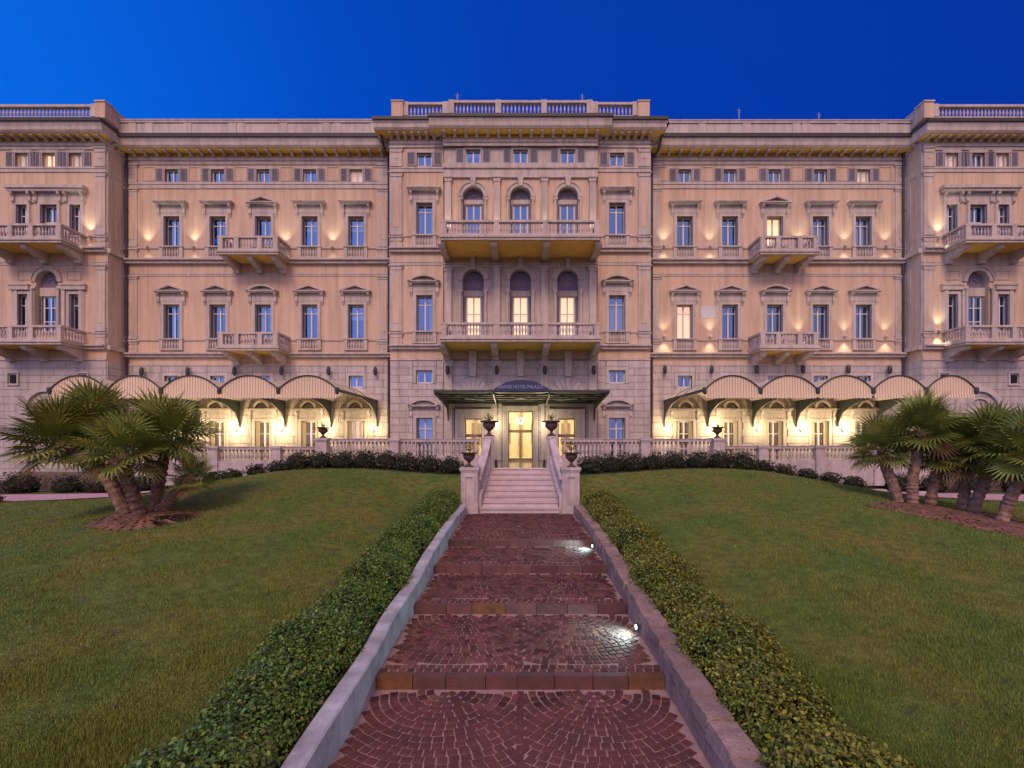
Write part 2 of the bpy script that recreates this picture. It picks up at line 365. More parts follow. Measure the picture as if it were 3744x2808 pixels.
# beds and paths behind the lawn
def sheet(name, pts, off, m, kind='structure', sub=6):
    # polygon strip given as two polylines (near, far) draped on the ground
    near, far = pts; n = len(near); mb = MB(); v = []
    for i in range(n):
        for k in range(sub+1):
            t = k/sub; x = near[i][0]*(1-t)+far[i][0]*t; y = near[i][1]*(1-t)+far[i][1]*t
            v.append((x, y, h1(x, y)+off))
    f = [(i*(sub+1)+k, (i+1)*(sub+1)+k, (i+1)*(sub+1)+k+1, i*(sub+1)+k+1) for i in range(n-1) for k in range(sub)]
    mb.add(v, f); return mb.build(name, m, kind=kind)
for s in (-1, 1):
    xs = [2.2, 4, 6, 8, 10, 12, 14, 15.5]
    sheet('soil_bed', ([(s*x, 18.75+.02*x) for x in xs], [(s*x, 20.75) for x in xs]), .02, 'bed')
    near = [(s*14.6, 20.2), (s*16.0, 18.9), (s*17.6, 18.0), (s*19.5, 17.3), (s*22, 16.7), (s*26, 16.2)]
    far = [(s*15.4, 20.9), (s*17.2, 20.4), (s*18.8, 20.0), (s*20.6, 19.5), (s*23, 19.0), (s*27, 18.5)]
    sheet('garden_path', (near, far), .03, 'paving')
    b = MB()
    b.add([(s*14.5,20.75,H-2.3),(s*36,20.75,H-2.3),(s*36,31,H-2.3),(s*14.5,31,H-2.3)], [(0,1,2,3)]); b.build('ground_by_wing', 'bed', kind='structure')

# ------------------------------------------------------------------ path
PW = 1.87
path = link('cobbled_path', None, None, (0, 4, PZ[4])); path['kind'] = 'structure'
mb = MB()
for i in range(5):
    y1, y0 = PE[i], PE[i+1]
    mb.box(-PW-.02, PW+.02, y0+(0 if i == 4 else .12), y1, PZ[4]-.4+i*.001, PZ[i]-.012)
mb.build('mortar_bed', 'mortar', path)
cob = []
for i in range(5):
    ya, yb = PE[i+1]+(.30 if i < 4 else 9.2), PE[i]-.03     # start of lowest level: just before the picture's edge
    if i == 4: ya = 3.4
    s = .114 if i > 1 else .128
    for c in (-1, 1):       # rings of stones around a centre at the back edge of each half of the path
        cx = c*PW/2; R = .10
        while R < 5.3:
            n = max(3, int(PI*R/(s*1.04))); off = random.random()
            for j in range(n+1):
                th = PI*(j+off)/n
                if th > PI: continue
                x = cx+R*math.cos(th); y = yb-R*math.sin(th)
                if y < ya+.05 or y > yb-.04 or abs(x) > PW-.05 or x*c < .018: continue
                cob.append((i, x, y, PI/2-th, PI*R/n, s))
            R += s
    q_ = ya+.06
    while q_ < yb-.04: cob.append((i, random.uniform(-.008, .008), q_, random.uniform(-.1, .1), .10, s)); q_ += s*1.05
cob.sort(key=lambda q: q[2])
def cobble_vf(x, y, z, a, l, s):
    ca, sa = math.cos(a), math.sin(a); hw = l*.5-.006-random.random()*.006; hh = s*.5-.006-random.random()*.006
    dz = random.uniform(-.003, .004); v = []
    for (zz, q) in ((-.03, 1), (.004, 1), (.012, .82)):
        for (u, w) in ((-1,-1),(1,-1),(1,1),(-1,1)):
            jx = random.uniform(-.004, .004); jy = random.uniform(-.004, .004)
            px, py = u*hw*q+jx, w*hh*q+jy
            v.append((x+px*ca-py*sa, y+px*sa+py*ca, z+zz+dz))
    return v, [(0,1,5,4),(1,2,6,5),(2,3,7,6),(3,0,4,7),(4,5,9,8),(5,6,10,9),(6,7,11,10),(7,4,8,11),(8,9,10,11)]
vis = [q for q in cob if q[2] > 4.66]
first = set(id(q) for q in vis[:300]); rest = MB()
for q in cob:
    i, x, y, a, l, s = q; v, f = cobble_vf(x, y, PZ[i]-.008, a, l, s)
    if id(q) in first: MB().add(v, f).build('cobblestone', 'cobble', path)
    else: rest.add(v, f)
rest.build('cobblestones', 'cobble', path, kind='stuff')
# a straight border row and stone slabs on each of the four steps
for i in range(4):
    e = PE[i+1]; n = 8 if i == 3 else 7
    xs = [-PW+2*PW*k/n+(random.uniform(-.05, .05) if 0 < k < n else 0) for k in range(n+1)]
    for k in range(n):
        m = 'slab_ochre' if (i, k) in ((3, 0), (3, 7), (2, 2)) else 'slab'
        MB().box(xs[k]+.005, xs[k+1]-.005, e, e+.11, PZ[i+1]-.05, PZ[i]+.004).build('step_slab', m, path)
    row = MB()
    x = -PW+.06
    while x < PW-.05:
        v, f = cobble_vf(x, e+.17, PZ[i]-.008, 0, .115, .1); row.add(v, f)
        v, f = cobble_vf(x+.03, e+.275, PZ[i]-.008, 0, .115, .1); row.add(v, f); x += .117
    row.build('cobble_border_row', 'cobble', path, kind='stuff')

# low walls along the path
def wall_top(d): return float(np.interp(d, [-6, 4, 6.2, 8.45, 10.5, 12.47, 17.2], [PZ[4]+.30, PZ[4]+.34, PZ[3]+.30, PZ[2]+.30, PZ[1]+.30, PZ[0]+.30, PZ[0]+.34]))
mb = MB(); ys = np.linspace(-5.5, 16.9, 60); v = []
for y in ys:
    x0 = -PW-.005-.015*math.sin(y*1.9); z = wall_top(y)+.012*math.sin(y*2.7)
    v += [(x0, y, PZ[4]-.3), (x0-.01, y, z-.02), (x0-.03, y, z), (x0-.21, y, z), (x0-.23, y, z-.02), (x0-.23, y, PZ[4]-.3)]
f = [(i*6+k, i*6+k+1, (i+1)*6+k+1, (i+1)*6+k) for i in range(len(ys)-1) for k in range(5)]
f += [(0,1,2,3,4,5), tuple(len(ys)*6-1-k for k in range(6))]
o = mb.add(v, f).build('low_wall', 'whitewall', smooth=False)
tag(o, 'smooth pale rendered low wall along the left edge of the cobbled path', 'wall')
rw = thing('low_stone_wall', 'rough stone block low wall with two lamps, right edge of the path', 'wall', (PW+.15, 6, PZ[4]))
y = -5.0
while y < 16.9:
    L = random.uniform(.32, .62)
    if y+L > 16.95: L = 16.95-y
    for c in range(2):
        zt = wall_top(y+L/2); z0 = PZ[4]-.3 if c == 0 else zt-.16
        z1 = zt-.165 if c == 0 else zt
        if y < 4 and c == 0: pass
        j = lambda a=.012: random.uniform(-a, a)
        x0, x1 = PW+.0+abs(j()), PW+.30+j()
        v = [(x0+j(), y+.006, z0), (x1, y+.006, z0), (x1, y+L-.006, z0), (x0+j(), y+L-.006, z0),
             (x0+.015+j(), y+.012, z1+j()), (x1, y+.012, z1+j()), (x1, y+L-.012, z1+j()), (x0+.015+j(), y+L-.012, z1+j())]
        MB().add(v, [(0,3,2,1),(4,5,6,7),(0,1,5,4),(1,2,6,5),(2,3,7,6),(3,0,4,7)]).build('stone', 'roughstone', rw)
    y += L
# path lamps set into the right wall
for k, (y, z, lab) in enumerate(((7.54, H-2.93, 'glowing white recessed lamp in the rough wall, nearer of two along the path'),
                            (12.1, H-2.66, 'glowing white recessed lamp in the rough wall, nearer the stairs'))):
    t = thing('path_lamp', lab, 'lamp', (PW, y, z), 'recessed lamps in the path wall')
    MB().lathe([(.05,0),(.055,.01),(.055,.03),(.045,.035)], 12).build('bezel', 'metal', t, origin=(0,0,0)).location = (-.012, 0, 0)
    t.children[0].rotation_euler = (0, -PI/2, 0)
    q = link('lens', MB().lathe([(.001,0),(.036,0),(.034,.012),(.001,.016)], 12).mesh('lens', 'led'), t, (PW-.045, y, z), rot=(0, -PI/2, 0))
    L = bpy.data.lights.new('path_lamp_light', 'SPOT'); L.energy = 85 if k == 0 else 75; L.color = (.42, .95, 1); L.spot_size = math.radians(150); L.spot_blend = .8; L.shadow_soft_size = .06
    lo = link('path_lamp_light', L, t, (PW-.15, y, z+.13)); lo.rotation_euler = Vector((1, .05, .75)).to_track_quat('Z', 'Y').to_euler()

# ------------------------------------------------------------------ entrance stairs
st = link('entrance_stairs', None, None, (0, 18.5, H-2.6)); st['kind'] = 'structure'
NS = 8; y0, y1 = 17.05, 20.0; zb = H-2.60
for i in range(NS):
    ya = y0+(y1-y0)*i/NS; z1 = zb+(ZT-zb)*(i+1)/NS; hw = 1.40-.20*i/NS
    s = MB(); s.box(-hw, hw, ya+.04, y1+.1, z1-(ZT-zb)/NS, z1-.04); s.box(-hw, hw, ya, y1+.1 if i == NS-1 else ya+.50, z1-.04, z1)
    s.build('step', 'step', st)
t = MB(); t.box(-8.6, 8.6, 20.1, 27.5, ZT-1.2, ZT-.002); t.build('terrace', 'terrace', kind='structure')
for s_ in (-1, 1):
    t = MB(); t.box(s_*8.61, s_*22.4, 21.7, 29.2, ZT2-1.0, ZT2); t.build('side_terrace', 'terrace', kind='structure')

BALUSTER = MB().lathe([(.050,0),(.050,.06),(.030,.09),(.034,.16),(.062,.30),(.056,.38),(.032,.52),(.030,.58),(.050,.64),(.050,.70)], 8).mesh('baluster', 'rail', smooth=False)
def balusters(parent, p0, p1, z0, z1, sp=.16):
    p0, p1 = Vector(p0), Vector(p1); L = (p1-p0).length; n = max(1, int(L/sp))
    for i in range(n):
        t = (i+.5)/n; p = p0.lerp(p1, t)
        link('baluster', BALUSTER, parent, (p.x, p.y, p.z+z0), scale=(1, 1, (z1-z0)/.70))
def post(parent, x, y, z0, z1, w=.40, cap=True, name='post', panel=False):
    b = MB(); b.box(x-w/2, x+w/2, y-w/2, y+w/2, z0, z1-.10)
    b.box(x-w/2-.03, x+w/2+.03, y-w/2-.03, y+w/2+.03, z0+.001, z0+.16)
    b.box(x-w/2-.05, x+w/2+.05, y-w/2-.05, y+w/2+.05, z1-.10, z1)
    b.box(x-w/2-.025, x+w/2+.025, y-w/2-.025, y+w/2+.025, z1-.15, z1-.101)
    if panel:
        zc0, zc1 = z0+.35, z1-.30
        for (xa, xb, za, zb_) in ((x-w*.30, x+w*.30, zc0, zc0+.05), (x-w*.30, x+w*.30, zc1-.05, zc1), (x-w*.30, x-w*.22, zc0+.05, zc1-.05), (x+w*.22, x+w*.30, zc0+.05, zc1-.05)):
            b.box(xa, xb, y-w/2-.045, y-w/2+.01, za, zb_)
    return b.build(name, 'rail', parent)
ZR = H+.07                                  # top of the upper garden rail
def garden_balustrade(label, xs, y, zbase, zrail, zpl):
    xm = (xs[0]+xs[-1])/2
    t = thing('garden_balustrade', label, 'balustrade', (xm, y, zbase), 'stone balustrades along the terrace')
    for i in range(len(xs)-1):
        a, b = sorted((xs[i], xs[i+1])); a += .2; b -= .2
        MB().box(a, b, y-.14, y+.14, zbase-.6, zpl).build('plinth', 'rail', t)
        r = MB(); r.box(a, b, y-.13, y+.13, zrail-.13, zrail-.03); r.box(a, b, y-.16, y+.16, zrail-.03, zrail); r.build('handrail', 'rail', t)
        balusters(t, (a, y, 0), (b, y, 0), zpl, zrail-.13, .165)
    for x in xs[1:-1]: post(t, x, y, zbase-.6, zrail+.02, .38)
    return t
garden_balustrade('pale stone balustrade on the high terrace, left of the stairs', [-1.52, -5.3, -8.2], 20.35, ZT, ZR, H-.66)
garden_balustrade('pale stone balustrade on the high terrace, right of the stairs', [1.52, 5.28, 8.25], 20.35, ZT, ZR, H-.66)
garden_balustrade('lower pale balustrade before the left awnings, partly behind the palm', [-8.2, -10.9, -13.7, -16.3, -19.0], 21.6, ZT2, H-.28, H-.92)
garden_balustrade('lower pale balustrade before the right awnings', [8.25, 10.85, 13.4, 16.0, 18.6], 21.6, ZT2, H-.24, H-.88)
# stair balustrades with newel, sloping rail, lower pedestal
for s, sd_ in ((-1, 'left'), (1, 'right')):
    t = thing('stair_balustrade', f'sloping stone stair balustrade with panelled pedestal, {sd_} side of the stairs', 'balustrade', (s*1.6, 18.5, zb), 'balustrades flanking the stairs')
    post(t, s*1.30, 20.05, ZT-.3, H+.17, .36, name='newel', panel=True)
    post(t, s*1.82, 17.45, zb-.1, H-.97, .60, name='pedestal', panel=True)
    # stepped footing at the pedestal's outer side
    MB().box(s*1.50, s*2.18, 17.1, 17.8, zb-.3, zb+.30).build('pedestal_base', 'rail', t)
    pa, pb = Vector((s*1.34, 19.86, H+.07)), Vector((s*1.56, 17.35, H-1.30))
    MB().box(s*1.49, s*2.16, 17.81, 20.18, zb-.3, ZT-.06).build('cheek_wall', 'rail', t)
    n = 10
    def strip(nm, za, zb2, hw):
        v = []; f = []
        for i in range(n+1):
            u = i/n; p = pa.lerp(pb, u); zz = p.z-.10*math.sin(u*PI)
            for (dx, dz) in ((-hw, za), (hw, za), (hw, zb2), (-hw, zb2)): v.append((p.x+dx, p.y, (zz+dz)))
        for i in range(n):
            for k in range(4): f.append((i*4+k, i*4+(k+1)%4, (i+1)*4+(k+1)%4, (i+1)*4+k))
        f += [(0,3,2,1), (n*4, n*4+1, n*4+2, n*4+3)]
        return MB().add(v, f).build(nm, 'rail', t)
    strip('handrail', -.12, 0, .15); strip('stringer', -1.55, -.72, .15)
    for i in range(12):
        u = (i+.5)/12; p = pa.lerp(pb, u); zz = p.z-.10*math.sin(u*PI)
        link('baluster', BALUSTER, t, (p.x, p.y, zz-.72), scale=(1, 1, .60/.70))
# pillars carrying urns at the change of level
for s, lab in ((-1, 'square stone pillar under an urn, left of the stairs at the terrace step'), (1, 'square stone pillar under an urn, right of the stairs at the terrace step')):
    t = thing('urn_pillar', lab, 'pillar', (s*8.45, 20.5, ZT-.4), 'pillars at the ends of the high terrace')
    post(t, s*8.42, 20.5, ZT-.9, H+.10, .46, name='shaft')
    b = MB(); b.box(s*8.66, s*8.95, 20.4, 21.9, ZT-1.4, ZT2+.5); b.build('return_wall', 'rail', t)
def urn(loc, sc, label, group, plant='spiky'):
    t = thing('planted_urn', label, 'urn', loc, group)
    x, y, z = loc
    MB().lathe([(.20,0),(.20,.05),(.12,.07),(.06,.16),(.06,.21),(.12,.26),(.24,.38),(.27,.50),(.24,.56),(.37,.60),(.40,.64),(.34,.65)], 16, c=(x,y,z)).build('bowl', 'terracotta', t, smooth=True)
    for i in range(16 if plant == 'spiky' else 0):
        a = i*2.4; e = .35+.9*random.random(); L = .32+.15*random.random()
        d = Vector((math.cos(a)*math.cos(e), math.sin(a)*math.cos(e), math.sin(e)+.1))
        p = Vector((x, y, z+.62)); u = d.cross(Vector((0,0,1))).normalized()*.022
        m = MB(); m.add([p-u*.6, p+u*.6, p+d*L*.5+u, p+d*L*.5-u, p+d*L+Vector((0,0,-.03))], [(0,1,2,3),(3,2,4)]); m.build('leaf', 'palm', t)
    if plant == 'round':
        lf = leaf_blob([(x, y, z+.92)], .21, 420, .045); link('foliage', fast_mesh('foliage', lf, 4, 'bushleaf'), t, (0,0,0))
        MB().tube([(x,y,z+.6),(x,y,z+.9)], .02).build('stem', 'bark', t)
    if sc != 1: t.scale = (sc,)*3
    return t
def leaf_blob(cs, r, n, size, flat=1.0, floor=None):
    out = []
    for c in cs:
        u = rng.normal(size=(n, 3)); u /= np.linalg.norm(u, axis=1)[:, None]
        rad = r*(.75+.30*rng.random(n)); lump = 1+.18*np.sin(u[:,0]*5+c[0]*3)*np.cos(u[:,2]*4+c[1])
        p = u*(rad*lump)[:, None]; p[:, 2] *= flat; p += np.array(c)
        if floor is not None: p[:, 2] = np.maximum(p[:, 2], floor+.01)
        out.append(leaf_quads(p, u, size))
    return np.concatenate(out)
def leaf_quads(p, nrm, size):
    n = len(p); t = rng.normal(size=(n, 3)); nn = nrm+.7*rng.normal(size=(n, 3)); nn /= np.linalg.norm(nn, axis=1)[:, None]
    a = np.cross(nn, t); a /= np.linalg.norm(a, axis=1)[:, None]; b = np.cross(nn, a)
    s = (size*(.6+.8*rng.random(n)))[:, None]; a = a*s*.5; b = b*s*.30
    return np.stack([p-a, p+b, p+a, p-b], 1).reshape(-1, 3)
for s, sd_ in ((-1, 'left'), (1, 'right')):
    urn((s*1.30, 20.05, H+.17), 1.0, f'iron urn with spiky plant on the tall newel, {sd_} side of the stair top', 'urns on the stair newels')
    urn((s*1.86, 17.45, H-.97), .82, f'dark planted urn on the {sd_} pedestal at the foot of the stairs', 'urns on the lower pedestals', 'round')
    urn((s*8.42, 20.5, H+.10), .72, f'small dark urn on the terrace pillar {sd_} of the stairs', 'urns on the terrace pillars')
for s, sd_ in ((-1, 'left'), (1, 'right')):
    t = thing('stair_lantern', f'small black floor lantern beside the {sd_} end of the top step', 'lantern', (s*1.02, 20.35, ZT), 'floor lanterns on the stair top')
    x = s*1.02; MB().box(x-.06, x+.06, 20.29, 20.41, ZT, ZT+.05).build('base', 'metal', t)
    MB().lathe([(.05,0),(.06,.02),(.06,.20),(.08,.22),(.02,.30)], 8, c=(x,20.35,ZT+.05)).build('body', 'metal', t)

# ------------------------------------------------------------------ the hotel
hotel = thing('grand_hotel', 'long palatial hotel with apricot walls, stone trim and projecting centre', 'building', (0, DS, ZT))
SEC = {}
def opening(sec, x0, x1, z0, z1): SEC.setdefault(sec, []).append((min(x0,x1), max(x0,x1), z0, z1))
def wall_mesh(x0, x1, z0, z1, y, rev, ops, name, m, back=None):
    ops = [o for o in ops if o[0] > x0-.01 and o[1] < x1+.01 and o[3] > z0 and o[2] < z1]
    xs = sorted({x0, x1, *[o[0] for o in ops], *[o[1] for o in ops]}); zs = sorted({z0, z1, *[min(max(o[2], z0), z1) for o in ops], *[min(max(o[3], z0), z1) for o in ops]})
    mb = MB()
    for i in range(len(xs)-1):
        for j in range(len(zs)-1):
            cx, cz = (xs[i]+xs[i+1])/2, (zs[j]+zs[j+1])/2
            if any(o[0] < cx < o[1] and o[2] < cz < o[3] for o in ops): continue
            mb.add([(xs[i],y,zs[j]),(xs[i+1],y,zs[j]),(xs[i+1],y,zs[j+1]),(xs[i],y,zs[j+1])], [(0,1,2,3)])
    for o in ops:
        a, b, c, d = o[0], o[1], max(o[2], z0), min(o[3], z1); Y = y+rev
        mb.add([(a,y,c),(a,Y,c),(a,Y,d),(a,y,d)], [(0,1,2,3)]); mb.add([(b,y,c),(b,Y,c),(b,Y,d),(b,y,d)], [(3,2,1,0)])
        if o[3] <= z1 and o[3] > z0: mb.add([(a,y,d),(a,Y,d),(b,Y,d),(b,y,d)], [(0,1,2,3)])
        if o[2] >= z0 and o[2] < z1: mb.add([(a,y,c),(a,Y,c),(b,Y,c),(b,y,c)], [(3,2,1,0)])
    return mb.build(name, m, hotel)

def bars(mb, x0, x1, y0, y1, z0, z1, w, mull=1, trans=()):
    mb.box(x0, x0+w, y0, y1, z0, z1); mb.box(x1-w, x1, y0, y1, z0, z1)
    mb.box(x0+w, x1-w, y0, y1, z0, z0+w*1.3); mb.box(x0+w, x1-w, y0, y1, z1-w, z1)
    xm = (x0+x1)/2
    if mull: mb.box(xm-w*.62, xm+w*.62, y0-.012, y1, z0+w*1.3, z1-w)
    for t in trans:
        z = z0+(z1-z0)*t
        if mull:
            mb.box(x0+w, xm-w*.62, y0+.003, y1, z-w*.4, z+w*.4); mb.box(xm+w*.62, x1-w, y0+.003, y1, z-w*.4, z+w*.4)
        else: mb.box(x0+w, x1-w, y0+.003, y1, z-w*.4, z+w*.4)
SHUT = {}
def shutter_leaf(parent, x, y, z0, z1, w, rot=0):
    key = (round(w, 2), round(z1-z0, 2))
    if key not in SHUT:
        h = key[1]; m = MB(); m.box(0, .045, 0, .04, 0, h); m.box(w-.045, w, 0, .04, 0, h); m.box(.045, w-.045, 0, .04, 0, .06); m.box(.045, w-.045, 0, .04, h-.06, h)
        n = int((h-.12)/.055)
        for i in range(n):
            z = .06+(h-.12)*(i+.1)/n; m.add([(.045,.004,z),(w-.045,.004,z),(w-.045,.034,z+.05),(.045,.034,z+.05),(.045,.004,z+.012),(w-.045,.004,z+.012)], [(0,1,5,4),(4,5,2,3)])
        SHUT[key] = m.mesh('shutter', 'shutter')
    return link('shutter', SHUT[key], parent, (x, y, z0), rot=(0, 0, rot))

def pediment(mb, xc, hw, z, y, kind, h=.34):
    """z: underside of the hood. y: wall plane"""
    p = .26
    mb.box(xc-hw, xc+hw, y-p, y+.0, z, z+.06); mb.box(xc-hw-.05, xc+hw+.05, y-p-.05, y, z+.06, z+.12)
    if kind == 'tri':
        for s in (-1, 1):
            mb.prism_y([(xc+s*(hw+.06), z+.12), (xc+s*(hw-.16), z+.12), (xc, z+.12+h-.10), (xc, z+.12+h)][::s], y-p-.05, y)
        mb.prism_y([(xc-hw+.18, z+.121), (xc+hw-.18, z+.121), (xc, z+h-.02)], y-.10, y)
    elif kind == 'lun':
        mb.ring(xc, z+.12, .36, .48, y-p-.02, y, n=14); mb.ring(xc, z+.12, .16, .20, y-.12, y, n=10)
        for sg in (-1, 1): mb.box(xc+sg*.48, xc+sg*(hw-.02), y-.16, y, z+.121, z+.20)
    elif kind == 'seg':
        R = (hw*hw+h*h)/(2*h); a = math.asin(min(1, (hw+.04)/R)); zc = z+.12+h-R
        mb.ring(xc, zc, R-.10, R, y-p-.05, y, PI/2-a, PI/2+a, 14)
        mb.box(xc-hw*.55, xc+hw*.55, y-.09, y, z+.121, z+.12+h*.45)
    elif kind == 'flat':
        mb.box(xc-hw-.09, xc+hw+.09, y-p-.09, y, z+.12, z+.17)
def window(sec, cx, d, yt, yb, wpx, hood=None, room='dark', apron=None, rev=.40, shut='in', surround=True, trans=(.76,), hoody=None, split=True, sq=False, stone='trim', arch=0, pane='pane', leaf=None):
    x0, x1 = W(cx-wpx/2, d), W(cx+wpx/2, d); z0, z1 = Z(yb, d), Z(yt, d); xc = (x0+x1)/2
    opening(sec, x0, x1, z0, z1)
    y = d+rev-.14
    fr = MB(); zt = z1
    bars(fr, x0, x1, y, y+.07, z0, zt, .065, 1 if split else 0, trans)
    w = fr.build('window', 'frame', hotel)
    n = 2 if split else 1
    edges = [z0+.07]+[z0+(zt-z0)*t for t in trans]+[zt-.05]
    for i in range(n):
        a = x0+.05 if i == 0 else xc+.02; b = (xc-.02 if n == 2 else x1-.05) if i == 0 else x1-.05
        for j in range(len(edges)-1):
            MB().add([(a,y+.04,edges[j]),(b,y+.04,edges[j]),(b,y+.04,edges[j+1]),(a,y+.04,edges[j+1])], [(0,1,2,3)]).build('pane', 'clear' if room in ('lit', 'cream', 'dim') else pane, w)
    if room == 'dark':
        MB().box(x0-.05, x1+.05, y+.55, y+.57, z0-.05, z1+.05).build('dark_backing', 'dark', w)  # black sheet behind the glass in place of a shaded room
        wr = random.Random(int(cx*7+yt)); k_ = wr.random(); ww_ = x1-x0
        if k_ < .62:
            c = MB()
            for (p, q) in ((x0+.02, x0+ww_*wr.uniform(.12, .34)), (x1-ww_*wr.uniform(.10, .30), x1-.02)):
                kk = 8; v = []
                for i in range(kk+1): v += [(p+(q-p)*i/kk, y+.14+.025*math.sin(i*2.2), z0), (p+(q-p)*i/kk, y+.14+.025*math.sin(i*2.2), z1)]
                c.add(v, [(2*i, 2*i+2, 2*i+3, 2*i+1) for i in range(kk)])
            c.build('curtain', 'curtain', w)
        elif k_ < .8: MB().box(x0+.03, x1-.03, y+.12, y+.13, z1-(z1-z0)*wr.uniform(.15, .45), z1).build('blind', 'curtain', w)
    else:
        mm = {'curtain': 'curtain', 'lit': 'litcurtain', 'cream': 'litcurtain2', 'dim': 'litdim', 'tan': 'tan'}[room]
        c = MB(); k = 24; v = []
        for i in range(k+1):
            x = x0+.03+(x1-x0-.06)*i/k; yy = y+.13+.02*math.sin(i*1.9)
            v += [(x, yy, z0), (x, yy, z1)]
        c.add(v, [(2*i, 2*i+2, 2*i+3, 2*i+1) for i in range(k)]); c.build('curtain', mm, w)
        MB().box(x0-.05, x1+.05, y+.55, y+.57, z0-.05, z1+.05).build('dark_backing', 'dark', w)
    if shut == 'in':        # leaves folded into the reveals
        for (xx, r) in ((x0+.045, PI/2), (x1-.005, PI/2)): shutter_leaf(w, xx, d+.02, z0+.02, z1-.02, rev-.18, r)
    if leaf:
        for (p, q) in ((x0+.01, x0+(x1-x0)*.22), (x1-(x1-x0)*.22, x1-.01)): MB().box(p, q, y-.06, y-.02, z0+.02, z1-.02).build('door_leaf', leaf, w)
    if shut == 'out':       # leaves folded back on the wall
        ww = (x1-x0)*.62
        shutter_leaf(w, x0-ww-.03, d-.07, z0-.02, z1+.04, ww, 0); shutter_leaf(w, x1+.03, d-.07, z0-.02, z1+.04, ww, 0)
    if surround:
        b = MB(); t = .15
        b.box(x0-t, x0, d-.06, d+.05, z0, z1); b.box(x1, x1+t, d-.06, d+.05, z0, z1); b.box(x0-t, x1+t, d-.06, d+.05, z1, z1+t)
        b.box(x0-t-.04, x0-t, d-.035, d+.0, z0, z1+t+.04); b.box(x1+t, x1+t+.04, d-.035, d, z0, z1+t+.04); b.box(x0-t, x1+t, d-.035, d, z1+t, z1+t+.04)
        b.build('surround', stone, w)
    if hood:
        hz = Z(hoody, d); hw = (x1-x0)/2+.34; b = MB()
        b.box(xc-hw+.12, xc+hw-.12, d-.045, d, z1+.20, hz)          # frieze block
        pediment(b, xc, hw+.06, hz, d, hood); b.build('hood', stone, w)
        for s in (-1, 1):   # scroll consoles
            cxx = xc+s*(hw-.06); hh = min(.75, (hz-z0)*.35)
            MB().prism_x([(d, hz-.001), (d-.24, hz-.001), (d-.22, hz-.10), (d-.11, hz-.22), (d-.13, hz-hh*.65), (d-.06, hz-hh*.8), (d, hz-hh)], cxx-.07, cxx+.07).build('console', stone, w)
    if apron:
        za, zb_ = Z(apron[0], d), Z(apron[1], d)
        b = MB(); b.box(x0-.26, x1+.26, d-.16, d, z0-.08, z0-.01)      # sill
        b.box(x0-.22, x0-.01, d-.12, d, zb_, z0-.08); b.box(x1+.01, x1+.22, d-.12, d, zb_, z0-.08); b.box(x0-.01, x1+.01, d-.12, d, zb_, zb_+.07)
        b.box(x0-.01, x1+.01, d-.012, d, zb_+.07, z0-.08); b.build('apron', stone, w)
        q = MB(); k = 6
        for i in range(k):
            xx = x0+.06+(x1-x0-.12)*i/(k-1); hh = z0-.08-zb_-.07
            q.lathe([(.045,0),(.025,.05),(.05,hh*.35),(.022,hh*.75),(.04,hh)], 6, c=(xx, d-.07, zb_+.07), cap=False)
        q.build('balusters', stone, w, kind='stuff')
    return w

# ---- windows of the recessed fronts
LW = [629, 797, 963, 1133, 1302]; RW = [2503, 2668, 2832, 2999, 3156]
for side, cs in (('L', LW), ('R', RW)):
    sec = 'R'+side
    for i, cx in enumerate(cs):
        room = 'dark'
        if side == 'L' and i == 4: room = 'dim'
        if side == 'R' and i == 4: room = 'dim'
        window(sec, cx, DR, 620, 666, 48, room=room, shut='out', rev=.28, trans=(), surround=True)
        r2_ = {('R', 2): 'cream', ('R', 3): 'curtain', ('R', 4): 'curtain'}.get((side, i), 'dark')
        mid = i == 2
        window(sec, cx, DR, 792, 901, 58, hood='tri' if mid else 'flat', hoody=752, apron=(915, 945), room=r2_, trans=(.74,) if not mid else (.4,))
        r1 = {('R', 0): 'lit'}.get((side, i), 'dark')
        window(sec, cx, DR, 1114, 1238, 58, hood='seg' if mid else 'tri', hoody=1073, apron=(1248, 1281), room=r1)
        # mezzanine
        window(sec, cx, DR, 1374, 1418, 52, room='curtain' if (side == 'L' and i in (1, 4)) else 'dark', shut=None, rev=.3, trans=(), stone='ashlar')
        # tall ground floor window under the awnings
        window(sec, cx, DR, 1540, 1694, 62, hood='lun', hoody=1502, room='dim' if (side, i) in (('L', 4),) else 'tan', rev=.3, stone='ashlar', trans=(.7, .35), shut=None, pane='clear', leaf='creamleaf')
# ---- centre side bays
for side, cx in (('L', 1552), ('R', 2256)):
    sec = 'CS'+side
    window(sec, cx, DS, 560, 607, 54, shut='out', rev=.28, trans=())
    window(sec, cx, DS, 742, 859, 60, hood='flat', hoody=703, apron=(868, 903))
    window(sec, cx, DS, 1080, 1210, 60, hood='seg', hoody=1038, apron=(1218, 1256), room='dark' if side == 'L' else 'curtain')
    window(sec, cx, DS, 1354, 1402, 60, shut=None, rev=.28, trans=(), stone='ashlar')
    window(sec, cx, DS, 1528, 1684, 60, hood='seg', hoody=1489, stone='ashlar', room='curtain' if side == 'L' else 'dark', trans=(.75,))
# ---- centre three bays
CB = [1730, 1903, 2076]
for i, cx in enumerate(CB):
    window('C', cx, DC+.14, 548, 598, 54, shut='out', rev=.26, trans=())
